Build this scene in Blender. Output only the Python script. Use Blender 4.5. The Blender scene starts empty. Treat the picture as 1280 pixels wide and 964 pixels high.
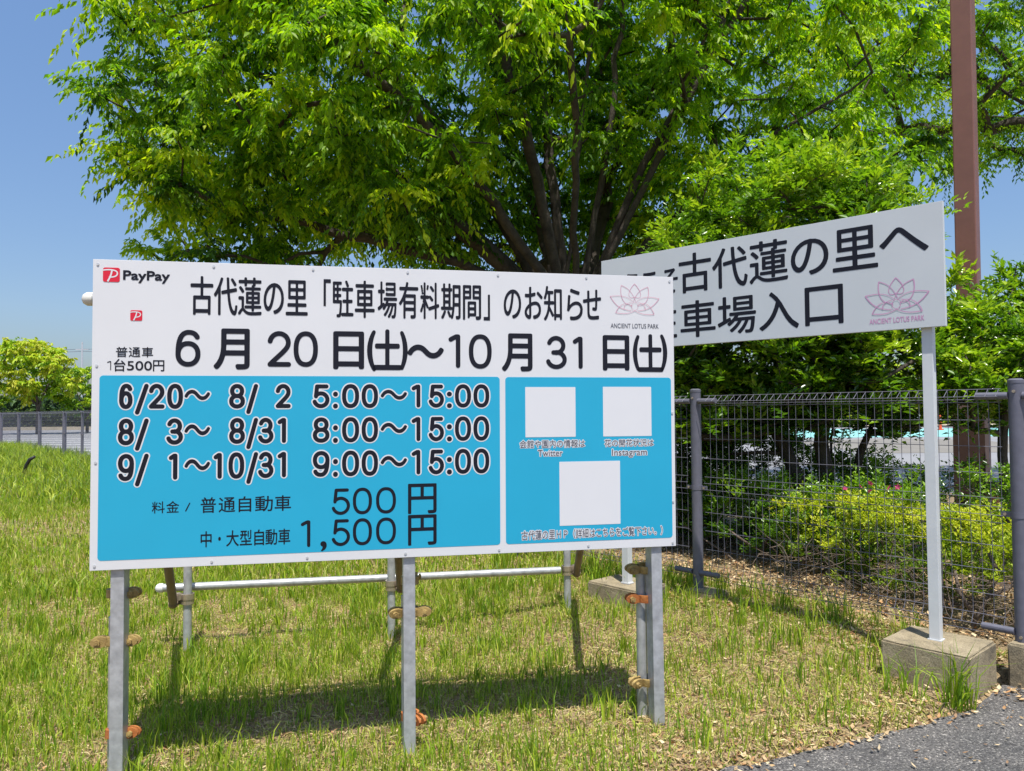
import bpy, math, random
import numpy as np
from mathutils import Vector, Matrix
from mathutils.geometry import tessellate_polygon
SC = bpy.context.scene
COL = SC.collection
rng = np.random.default_rng(7)
random.seed(7)
R = math.radians

# ------------------------------------------------------------------ camera
CZ = 1.42
PIT, ROLL = R(1.9), R(.45)
fw = np.array([0, math.cos(PIT), math.sin(PIT)])
up0 = np.array([0, -math.sin(PIT), math.cos(PIT)])
rt0 = np.array([1., 0, 0])
rt = rt0*math.cos(ROLL)-up0*math.sin(ROLL)
up = up0*math.cos(ROLL)+rt0*math.sin(ROLL)
cd = bpy.data.cameras.new('camera'); cam = bpy.data.objects.new('camera', cd); COL.objects.link(cam)
cd.sensor_width = 36; cd.lens = 950/1280*36; cd.clip_start = .05; cd.clip_end = 3000
cam.matrix_world = Matrix(((rt[0], up[0], -fw[0], 0), (rt[1], up[1], -fw[1], 0), (rt[2], up[2], -fw[2], CZ), (0, 0, 0, 1)))
SC.camera = cam
# ------------------------------------------------------------------ sky, sun, exposure
SUNV = Vector((.07, -.37, 1)).normalized()
w = bpy.data.worlds.new('World'); SC.world = w; w.use_nodes = True
nt = w.node_tree; bg = nt.nodes['Background']
sky = nt.nodes.new('ShaderNodeTexSky'); sky.sky_type = 'NISHITA'; sky.sun_disc = False
sky.sun_elevation = math.asin(SUNV.z); sky.sun_rotation = math.atan2(SUNV.x, SUNV.y)
sky.air_density = 1.0; sky.dust_density = 1.2; sky.ozone_density = 2.6; sky.altitude = 20
hs = nt.nodes.new('ShaderNodeHueSaturation'); hs.inputs['Saturation'].default_value = 1.05
tcw = nt.nodes.new('ShaderNodeTexCoord'); spw = nt.nodes.new('ShaderNodeSeparateXYZ'); nt.links.new(tcw.outputs['Generated'], spw.inputs[0])
rw = nt.nodes.new('ShaderNodeValToRGB'); ew = rw.color_ramp.elements   # tint ramp multiplied in to darken the sky towards the horizon
ew[0].position = 0; ew[0].color = (.44, .44, .49, 1); ew[1].position = .45; ew[1].color = (.92, .96, 1, 1)
k_ = ew.new(.12); k_.color = (.66, .67, .71, 1)
mw = nt.nodes.new('ShaderNodeMix'); mw.data_type = 'RGBA'; mw.blend_type = 'MULTIPLY'; mw.inputs[0].default_value = 1
nt.links.new(spw.outputs[2], rw.inputs[0]); nt.links.new(sky.outputs[0], hs.inputs['Color']); nt.links.new(hs.outputs[0], mw.inputs[6]); nt.links.new(rw.outputs[0], mw.inputs[7])
nt.links.new(mw.outputs[2], bg.inputs[0]); bg.inputs[1].default_value = .135
sd = bpy.data.lights.new('sun', 'SUN'); sun = bpy.data.objects.new('sun', sd); COL.objects.link(sun)
sd.energy = 4.6; sd.angle = R(.53); sd.color = (1, .955, .88)
sun.rotation_euler = (-SUNV).to_track_quat('-Z', 'Y').to_euler(); sun.location = (0, 0, 30)
SC.view_settings.view_transform = 'Standard'; SC.view_settings.look = 'None'
SC.view_settings.exposure = .50; SC.view_settings.gamma = 1
SC.cycles.max_bounces = 7; SC.cycles.diffuse_bounces = 3; SC.cycles.transmission_bounces = 4
SC.cycles.transparent_max_bounces = 6; SC.cycles.glossy_bounces = 2
SC.cycles.use_denoising = True
SC.cycles.caustics_reflective = False; SC.cycles.caustics_refractive = False

# ------------------------------------------------------------------ materials
def srgb(r, g, b):
    return tuple(((c/255)/12.92 if c/255 <= .04045 else ((c/255+.055)/1.055)**2.4) for c in (r, g, b))+(1,)
def new_mat(name):
    m = bpy.data.materials.new(name); m.use_nodes = True
    return m, m.node_tree, m.node_tree.nodes['Principled BSDF']
def ramp(t, stops):
    r = t.nodes.new('ShaderNodeValToRGB'); e = r.color_ramp.elements
    while len(e) > 1: e.remove(e[-1])
    e[0].position = stops[0][0]; e[0].color = stops[0][1]
    for p, c in stops[1:]:
        k = e.new(p); k.color = c
    return r
def noise(t, scale, detail=4, rough=.55, co='Object', dist=0):
    tc = t.nodes.new('ShaderNodeTexCoord'); n = t.nodes.new('ShaderNodeTexNoise')
    n.inputs['Scale'].default_value = scale; n.inputs['Detail'].default_value = detail
    n.inputs['Roughness'].default_value = rough; n.inputs['Distortion'].default_value = dist
    t.links.new(tc.outputs[co], n.inputs['Vector']); return n
def c4(c, k=1): return (c[0]*k, c[1]*k, c[2]*k, 1)
def mat(name, col, rough=.6, metal=0, var=.15, scale=8, bump=0, bscale=60, col2=None, spec=.5, mid=.5):
    m, t, p = new_mat(name)
    n = noise(t, scale)
    r = ramp(t, [(max(0, mid-.22), c4(col, 1-var)), (min(1, mid+.22), col2 if col2 else c4(col, 1+var))])
    t.links.new(n.outputs[0], r.inputs[0]); t.links.new(r.outputs[0], p.inputs['Base Color'])
    p.inputs['Roughness'].default_value = rough; p.inputs['Metallic'].default_value = metal
    p.inputs['Specular IOR Level'].default_value = spec
    if bump:
        n2 = noise(t, bscale, 6, .65); b = t.nodes.new('ShaderNodeBump'); b.inputs['Strength'].default_value = bump
        b.inputs['Distance'].default_value = .01
        t.links.new(n2.outputs[0], b.inputs['Height']); t.links.new(b.outputs[0], p.inputs['Normal'])
    return m
def leaf_mat(name, trans=.45, rough=.45, spec=.35, tint=(1.25, 1.35, .5)):
    """colour comes from the per-leaf attribute 'Col' (leaf tone; crowns and shrubs have lit tops, shaded insides painted in)"""
    m, t, p = new_mat(name)
    a = t.nodes.new('ShaderNodeAttribute'); a.attribute_name = 'Col'
    t.links.new(a.outputs['Color'], p.inputs['Base Color'])
    p.inputs['Roughness'].default_value = rough; p.inputs['Specular IOR Level'].default_value = spec
    mx = t.nodes.new('ShaderNodeMixShader'); tr = t.nodes.new('ShaderNodeBsdfTranslucent')
    mu = t.nodes.new('ShaderNodeMix'); mu.data_type = 'RGBA'; mu.blend_type = 'MULTIPLY'; mu.inputs[0].default_value = 1
    mu.inputs[7].default_value = tint+(1,)
    t.links.new(a.outputs['Color'], mu.inputs[6]); t.links.new(mu.outputs[2], tr.inputs[0])
    mx.inputs[0].default_value = trans
    t.links.new(p.outputs[0], mx.inputs[1]); t.links.new(tr.outputs[0], mx.inputs[2])
    t.links.new(mx.outputs[0], t.nodes['Material Output'].inputs[0]); return m

M = {}
M['board'] = mat('board_white', (.645, .645, .66, 1), .38, var=.03, scale=2.6, bump=.015, bscale=25)
M['board2'] = mat('board_white_old', (.56, .59, .61, 1), .5, var=.03, scale=3)
M['edge'] = mat('aluminium_trim', (.55, .56, .58, 1), .45, .3)
M['blue'] = mat('blue_print', (.016, .355, .555, 1), .36, var=.03, scale=3)
M['ink'] = mat('navy_ink', (.007, .007, .014, 1), .45, var=.1, spec=.3)
M['halo'] = mat('white_print', (.66, .66, .68, 1), .4, var=.01)
M['grey_ink'] = mat('grey_ink', (.09, .09, .11, 1), .45)
M['red'] = mat('red_print', (.62, .012, .035, 1), .4, var=.03)
M['pink'] = mat('pink_print', (.62, .30, .40, 1), .5, var=.05)
M['pink2'] = mat('faded_pink_print', (.58, .30, .48, 1), .5, var=.05)
M['steel'] = mat('galvanised_post', (.42, .43, .45, 1), .42, .35, var=.22, scale=30, bump=.08)
M['pipe'] = mat('galvanised_pipe', (.44, .45, .45, 1), .42, .4, var=.25, scale=22, bump=.03)
M['dull_pipe'] = mat('brown_stained_pipe', (.20, .15, .10, 1), .6, .2, var=.3, scale=9)
M['rust'] = mat('rusty_clamp', (.30, .19, .06, 1), .62, .15, var=.35, scale=22, col2=(.48, .34, .12, 1), bump=.4, bscale=90)
M['rust2'] = mat('orange_rust_clamp', (.40, .10, .02, 1), .75, 0, var=.3, scale=25, col2=(.46, .17, .04, 1), bump=.4, bscale=90)
M['zinc'] = mat('zinc_plated_clamp', (.50, .42, .32, 1), .38, .7, var=.2, scale=20)
M['white_post'] = mat('white_painted_post', (.60, .62, .63, 1), .5, var=.05, scale=10, bump=.03)
M['cap'] = mat('pale_plastic_cap', (.66, .65, .60, 1), .5)
M['fence'] = mat('grey_coated_steel', (.13, .13, .165, 1), .45, .1, var=.12, scale=20)
M['lamp'] = mat('brown_painted_steel', (.20, .085, .065, 1), .5, 0, var=.12, scale=5, bump=.05)
M['lamp_base'] = mat('dark_brown_cover', (.065, .034, .028, 1), .6, 0, var=.2, scale=6, bump=.1)
M['conduit'] = mat('orange_brown_conduit', (.42, .15, .08, 1), .6, 0, var=.15)
M['black'] = mat('black_rubber', (.012, .012, .013, 1), .6)
M['stone'] = mat('pale_stone', (.45, .43, .38, 1), .8, bump=.2)
M['marker'] = mat('orange_marker', (.75, .10, .03, 1), .5)
M['paint'] = mat('white_road_paint', (.62, .62, .60, 1), .7, var=.15, scale=3)
M['teal'] = mat('pale_teal_road_paint', (.22, .50, .47, 1), .75, var=.12, scale=.8)
M['kerb'] = mat('sandy_kerb', (.42, .36, .26, 1), .85, var=.15, scale=2)
M['carpark'] = mat('grey_carpark_asphalt', (.24, .24, .245, 1), .85, var=.08, scale=.35, bump=.1, bscale=20)
M['patch'] = mat('darker_tan_asphalt', (.20, .185, .16, 1), .9, var=.1, scale=.6)
M['leaf'] = leaf_mat('zelkova_leaves', .58, tint=(1.5, 1.6, .45))
M['gloss_leaf'] = leaf_mat('glossy_leaves', .36, .25, .8, tint=(1.4, 1.6, .5))
M['grass'] = leaf_mat('grass_blades', .35, .5, .3)
M['dry'] = leaf_mat('dry_straw', .12, .8, .2, (1, .9, .7))
M['petal'] = leaf_mat('petals', .3, .5, .3, (1, .7, .9))
M['tree_far'] = leaf_mat('far_leaves', .4)

def bark(name, a, b):
    m, t, p = new_mat(name)
    n = noise(t, 6, 8, .7); r = ramp(t, [(.3, a), (.62, b)])
    t.links.new(n.outputs[0], r.inputs[0]); t.links.new(r.outputs[0], p.inputs['Base Color'])
    p.inputs['Roughness'].default_value = .9
    tc = t.nodes.new('ShaderNodeTexCoord'); mp = t.nodes.new('ShaderNodeMapping'); mp.inputs['Scale'].default_value = (22, 22, 5)
    n2 = t.nodes.new('ShaderNodeTexNoise'); n2.inputs['Detail'].default_value = 6
    t.links.new(tc.outputs['Object'], mp.inputs[0]); t.links.new(mp.outputs[0], n2.inputs['Vector'])
    bp = t.nodes.new('ShaderNodeBump'); bp.inputs['Strength'].default_value = .7; bp.inputs['Distance'].default_value = .03
    t.links.new(n2.outputs[0], bp.inputs['Height']); t.links.new(bp.outputs[0], p.inputs['Normal'])
    return m
M['bark'] = bark('zelkova_bark', (.022, .017, .013, 1), (.095, .075, .057, 1))
M['twig'] = bark('twigs', (.06, .043, .032, 1), (.19, .145, .11, 1))

def concrete(name, a, b, dark):
    m, t, p = new_mat(name)
    n = noise(t, 5, 8, .7); r = ramp(t, [(.3, dark), (.47, a), (.7, b)])
    t.links.new(n.outputs[0], r.inputs[0])
    n3 = noise(t, 160, 2); r3 = ramp(t, [(.35, (.62, .62, .62, 1)), (.65, (1.15, 1.15, 1.15, 1))])
    t.links.new(n3.outputs[0], r3.inputs[0])
    mx = t.nodes.new('ShaderNodeMix'); mx.data_type = 'RGBA'; mx.blend_type = 'MULTIPLY'; mx.inputs[0].default_value = .7
    t.links.new(r.outputs[0], mx.inputs[6]); t.links.new(r3.outputs[0], mx.inputs[7])
    t.links.new(mx.outputs[2], p.inputs['Base Color']); p.inputs['Roughness'].default_value = .92
    n2 = noise(t, 45, 8, .7); bp = t.nodes.new('ShaderNodeBump'); bp.inputs['Strength'].default_value = .6; bp.inputs['Distance'].default_value = .012
    t.links.new(n2.outputs[0], bp.inputs['Height']); t.links.new(bp.outputs[0], p.inputs['Normal'])
    return m
M['block'] = concrete('weathered_concrete', (.30, .245, .155, 1), (.42, .35, .235, 1), (.14, .12, .085, 1))

# soil with straw litter
m, t, p = new_mat('soil'); M['soil'] = m
n = noise(t, 3.2, 8, .7); n2 = noise(t, 55, 6, .75, dist=1.2)
r1 = ramp(t, [(.3, (.13, .095, .05, 1)), (.5, (.30, .22, .12, 1)), (.7, (.42, .32, .18, 1))])
r2 = ramp(t, [(.40, (.18, .14, .10, 1)), (.5, (1, 1, 1, 1)), (.66, (1.35, 1.3, 1.2, 1))])
mx = t.nodes.new('ShaderNodeMix'); mx.data_type = 'RGBA'; mx.blend_type = 'MULTIPLY'; mx.inputs[0].default_value = .9
t.links.new(n.outputs[0], r1.inputs[0]); t.links.new(n2.outputs[0], r2.inputs[0])
t.links.new(r1.outputs[0], mx.inputs[6]); t.links.new(r2.outputs[0], mx.inputs[7]); t.links.new(mx.outputs[2], p.inputs['Base Color'])
p.inputs['Roughness'].default_value = .95
bp = t.nodes.new('ShaderNodeBump'); bp.inputs['Strength'].default_value = .9; bp.inputs['Distance'].default_value = .012
t.links.new(n2.outputs[0], bp.inputs['Height']); t.links.new(bp.outputs[0], p.inputs['Normal'])
# asphalt with pale aggregate
m, t, p = new_mat('asphalt'); M['asphalt'] = m
tc = t.nodes.new('ShaderNodeTexCoord')
v = t.nodes.new('ShaderNodeTexVoronoi'); v.inputs['Scale'].default_value = 150; v.inputs['Randomness'].default_value = 1
nd = noise(t, 40, 3); ad = t.nodes.new('ShaderNodeMixRGB') if False else None
t.links.new(tc.outputs['Object'], v.inputs['Vector'])
sep = t.nodes.new('ShaderNodeSeparateColor'); t.links.new(v.outputs['Color'], sep.inputs[0])
r = ramp(t, [(.0, (.055, .052, .052, 1)), (.45, (.10, .097, .095, 1)), (.80, (.15, .145, .14, 1)), (.95, (.24, .23, .21, 1)), (1, (.42, .40, .37, 1))])
t.links.new(sep.outputs[0], r.inputs[0])
n3 = noise(t, 2.2, 6, .6); r3 = ramp(t, [(.35, (.75, .75, .75, 1)), (.7, (1.3, 1.25, 1.2, 1))]); t.links.new(n3.outputs[0], r3.inputs[0])
mx = t.nodes.new('ShaderNodeMix'); mx.data_type = 'RGBA'; mx.blend_type = 'MULTIPLY'; mx.inputs[0].default_value = 1
t.links.new(r.outputs[0], mx.inputs[6]); t.links.new(r3.outputs[0], mx.inputs[7]); t.links.new(mx.outputs[2], p.inputs['Base Color'])
p.inputs['Roughness'].default_value = .85
bp = t.nodes.new('ShaderNodeBump'); bp.inputs['Strength'].default_value = 1; bp.inputs['Distance'].default_value = .006; bp.invert = True
t.links.new(v.outputs['Distance'], bp.inputs['Height']); t.links.new(bp.outputs[0], p.inputs['Normal'])

# ------------------------------------------------------------------ object helpers
def link(o, parent=None, label=None, cat=None, group=None, kind=None):
    COL.objects.link(o)
    if parent: o.parent = parent
    if label: o['label'] = label
    if cat: o['category'] = cat
    if group: o['group'] = group
    if kind: o['kind'] = kind
    return o
def empty(name, loc, label, cat, group=None, rot=None):
    o = bpy.data.objects.new(name, None); o.location = loc
    if rot: o.rotation_euler = rot
    o.empty_display_size = .2
    return link(o, None, label, cat, group)
class MB:
    def __init__(s): s.v = []; s.f = []
    def add(s, V, F):
        b = len(s.v); s.v += [tuple(map(float, q)) for q in V]; s.f += [tuple(b+i for i in q) for q in F]
    def box(s, x0, y0, z0, x1, y1, z1):
        s.add([(x0, y0, z0), (x1, y0, z0), (x1, y1, z0), (x0, y1, z0), (x0, y0, z1), (x1, y0, z1), (x1, y1, z1), (x0, y1, z1)],
              [(0, 3, 2, 1), (4, 5, 6, 7), (0, 1, 5, 4), (1, 2, 6, 5), (2, 3, 7, 6), (3, 0, 4, 7)])
    def tube(s, pts, r, n=8, cap=True, twist=0):
        pts = [np.array(q, float) for q in pts]; rs = r if hasattr(r, '__len__') else [r]*len(pts)
        ring = []; b = len(s.v); prev = None
        for i, q in enumerate(pts):
            d = pts[min(i+1, len(pts)-1)]-pts[max(i-1, 0)]; d = d/(np.linalg.norm(d)+1e-9)
            a = prev if prev is not None else (np.array([0, 0, 1.]) if abs(d[2]) < .9 else np.array([1., 0, 0]))
            a = a-d*(a@d); a /= np.linalg.norm(a)+1e-9; prev = a; c = np.cross(d, a)
            for k in range(n):
                an = 2*math.pi*k/n+twist; s.v.append(tuple(q+rs[i]*(a*math.cos(an)+c*math.sin(an))))
        for i in range(len(pts)-1):
            for k in range(n):
                k2 = (k+1) % n; s.f.append((b+i*n+k, b+i*n+k2, b+(i+1)*n+k2, b+(i+1)*n+k))
        if cap:
            s.f.append(tuple(b+k for k in range(n))[::-1]); s.f.append(tuple(b+(len(pts)-1)*n+k for k in range(n)))
    def mesh(s, name, m, smooth=False, bevel=0, seg=2):
        me = bpy.data.meshes.new(name); me.from_pydata(s.v, [], s.f)
        if bevel:
            import bmesh
            bm = bmesh.new(); bm.from_mesh(me)
            bmesh.ops.bevel(bm, geom=bm.edges[:], offset=bevel, segments=seg, affect='EDGES', profile=.6); bm.to_mesh(me); bm.free()
        me.materials.append(m)
        if smooth:
            me.polygons.foreach_set('use_smooth', [True]*len(me.polygons))
            if smooth == 'auto':
                try: me.set_sharp_from_angle(angle=R(40))
                except Exception: pass
        me.update(); return me
    def build(s, name, m, parent=None, smooth=False, bevel=0, **k):
        return link(bpy.data.objects.new(name, s.mesh(name, m, smooth, bevel)), parent, **k)
def np_mesh(name, V, loops_per, F, m, cols=None, mats=None):
    """V (n,3), F (k,loops_per) ; cols per vertex"""
    me = bpy.data.meshes.new(name)
    me.vertices.add(len(V)); me.vertices.foreach_set('co', np.asarray(V, np.float32).ravel())
    F = np.asarray(F, np.int32)
    me.loops.add(F.size); me.loops.foreach_set('vertex_index', F.ravel())
    me.polygons.add(len(F)); me.polygons.foreach_set('loop_start', np.arange(0, F.size, loops_per, dtype=np.int32))
    me.polygons.foreach_set('loop_total', np.full(len(F), loops_per, np.int32))
    me.materials.append(m)
    if cols is not None:
        a = me.color_attributes.new('Col', 'FLOAT_COLOR', 'POINT')
        c = np.ones((len(V), 4), np.float32); c[:, :3] = cols; a.data.foreach_set('color', c.ravel())
    me.update(calc_edges=True); me.validate(); return me
def nrm(a): return a/(np.linalg.norm(a, axis=-1, keepdims=True)+1e-9)

# value noise for placing things
_tab = rng.random((64, 64))
def vn(x, y):
    x = np.asarray(x, float); y = np.asarray(y, float)
    xi = np.floor(x).astype(int); yi = np.floor(y).astype(int); fx = x-xi; fy = y-yi
    fx = fx*fx*(3-2*fx); fy = fy*fy*(3-2*fy)
    g = lambda a, b: _tab[a % 64, b % 64]
    return (g(xi, yi)*(1-fx)+g(xi+1, yi)*fx)*(1-fy)+(g(xi, yi+1)*(1-fx)+g(xi+1, yi+1)*fx)*fy
def ss(a, b, x):
    t = np.clip((x-a)/(b-a), 0, 1); return t*t*(3-2*t)

# ------------------------------------------------------------------ site layout
FA = np.array([2.62, 3.95]); FU = nrm(np.array([-1.30, 1.52])); FN = np.array([FU[1], -FU[0]])   # fence: first post, direction, far side
def fence_pt(tt, z=0, s=0): q = FA+FU*tt+FN*s; return (q[0], q[1], z)
def fdist(x, y): return (x-FA[0])*FN[0]+(y-FA[1])*FN[1]
ASPH = [(-.4, 2.2), (.30, 2.74), (.66, 2.98), (1.21, 3.2), (1.73, 3.42), (2.1, 3.58), (2.24, 3.70), (2.50, 3.93), (2.60, 3.90), (3.5, 2.85), (6, 0), (3, -6), (-3, -6)]
def edge_y(x):   # lawn / asphalt boundary
    return np.interp(x, [-.9, -.4, .3, .66, 1.21, 1.73, 2.1, 2.26, 2.5], [1.6, 2.2, 2.74, 2.98, 3.2, 3.42, 3.58, 3.70, 3.93])
CARP = [(40, -8), (11, 7.5), (8.6, 10), (6.3, 12.6), (2, 15), (-4, 16.2), (-9, 19.5), (-16, 27.3), (-60, 79), (-260, 320), (400, 320), (400, -8)]
def in_poly(x, y, P):
    c = np.zeros(np.shape(x), bool); n = len(P)
    for i in range(n):
        x1, y1 = P[i]; x2, y2 = P[(i+1) % n]
        cond = ((y1 > y) != (y2 > y)) & (x < (x2-x1)*(y-y1)/((y2-y1) if y2 != y1 else 1e-9)+x1); c ^= cond
    return c
def gh(x, y):
    x = np.asarray(x, float); y = np.asarray(y, float)
    s = fdist(x, y)
    h = .035*(vn(x*1.3+5, y*1.3)-.5)+.015*(vn(x*5, y*5+9)-.5)
    h = h+.10*ss(-1.6, .0, s)*ss(3.6, 5.2, y)*ss(25, 10, y)
    h = h-.03*ss(.7, -.1, x)*ss(3.7, 2.9, y)
    near = ss(0, .14, y-edge_y(x)-.02*(vn(x*9, y*9)-.5)); on = (x > -.9) & (x < 2.5) & (y < 4.2)
    h = np.where(on, h*near+(-.03)*(1-near), h)
    h = np.where(in_poly(x, y, CARP) | ((x >= 2.5) & (s < 0)) | ((x > -.9) & (y < 1.7)), -.06, h)
    return h
def axis(lo, hi, fine_lo, fine_hi, st, grow=1.13):
    a = list(np.arange(fine_lo, fine_hi+st/2, st)); d = st
    q = a[-1]
    while q < hi: d *= grow; q += d; a.append(q)
    q = a[0]; d = st
    while q > lo: d *= grow; q -= d; a.insert(0, q)
    return np.array(a)
xs = axis(-900, 900, -5, 6, .06); ys = axis(-60, 1600, 1.6, 10, .06)
X, Y = np.meshgrid(xs, ys); Z = gh(X, Y); Z = np.where(Y > 60, -.06, Z)
ny, nx = X.shape; idx = np.arange(nx*ny).reshape(ny, nx)
Fq = np.stack([idx[:-1, :-1], idx[:-1, 1:], idx[1:, 1:], idx[1:, :-1]], -1).reshape(-1, 4)
me = np_mesh('ground', np.stack([X, Y, Z], -1).reshape(-1, 3), 4, Fq, M['soil'])
me.polygons.foreach_set('use_smooth', [True]*len(me.polygons))
link(bpy.data.objects.new('ground', me), kind='structure')
def sheet(name, P, z, m, kind='structure', **k):
    mb = MB(); V = [(x, y, z) for x, y in P]; tr = tessellate_polygon([[Vector(q) for q in V]])
    mb.add(V, [tuple(q) for q in tr])
    return mb.build(name, m, kind=kind, **k)
# asphalt lane in front, irregular broken edge
A2 = []
for i, (a, b) in enumerate(zip(ASPH[:8], ASPH[1:9])):
    k = max(1, int(math.dist(a, b)/.03))
    for j in range(k):
        q = j/k; x = a[0]+(b[0]-a[0])*q; y = a[1]+(b[1]-a[1])*q
        A2.append((x, y+.03*(vn(x*14, 3)-.5)+.014*(vn(x*60, 7)-.5)))
A2 += ASPH[8:]
sheet('asphalt_road', A2, 0.0, M['asphalt'])
sheet('car_park', CARP, -.012, M['carpark'])
sheet('paint_strip', [(14, 37), (90, 37), (90, 52), (14, 52)], -.007, M['teal'])
sheet('asphalt_patch', [(11.2, 24), (17, 24), (20.5, 33), (17.6, 35.5), (12, 33)], -.006, M['patch'])  # flat tan area, darker than the rest of the car park
sheet('kerb_strip', [(10, 56), (110, 56), (110, 60), (10, 60)], .10, M['kerb'])
for k in range(7):
    y = 27.2+k*2.9; xc = -.66*y
    sheet('bay_line', [(xc-4.6, y+.5), (xc+4.6, y-.5), (xc+4.6, y-.06), (xc-4.6, y+.94)], -.007, M['paint'])
sheet('bay_line', [(-60, 52), (-10, 50), (-10, 50.2), (-60, 52.2)], -.007, M['paint'])

def area(L): return .5*np.sum(L[:, 0]*np.roll(L[:, 1], -1)-L[:, 1]*np.roll(L[:, 0], -1))
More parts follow.
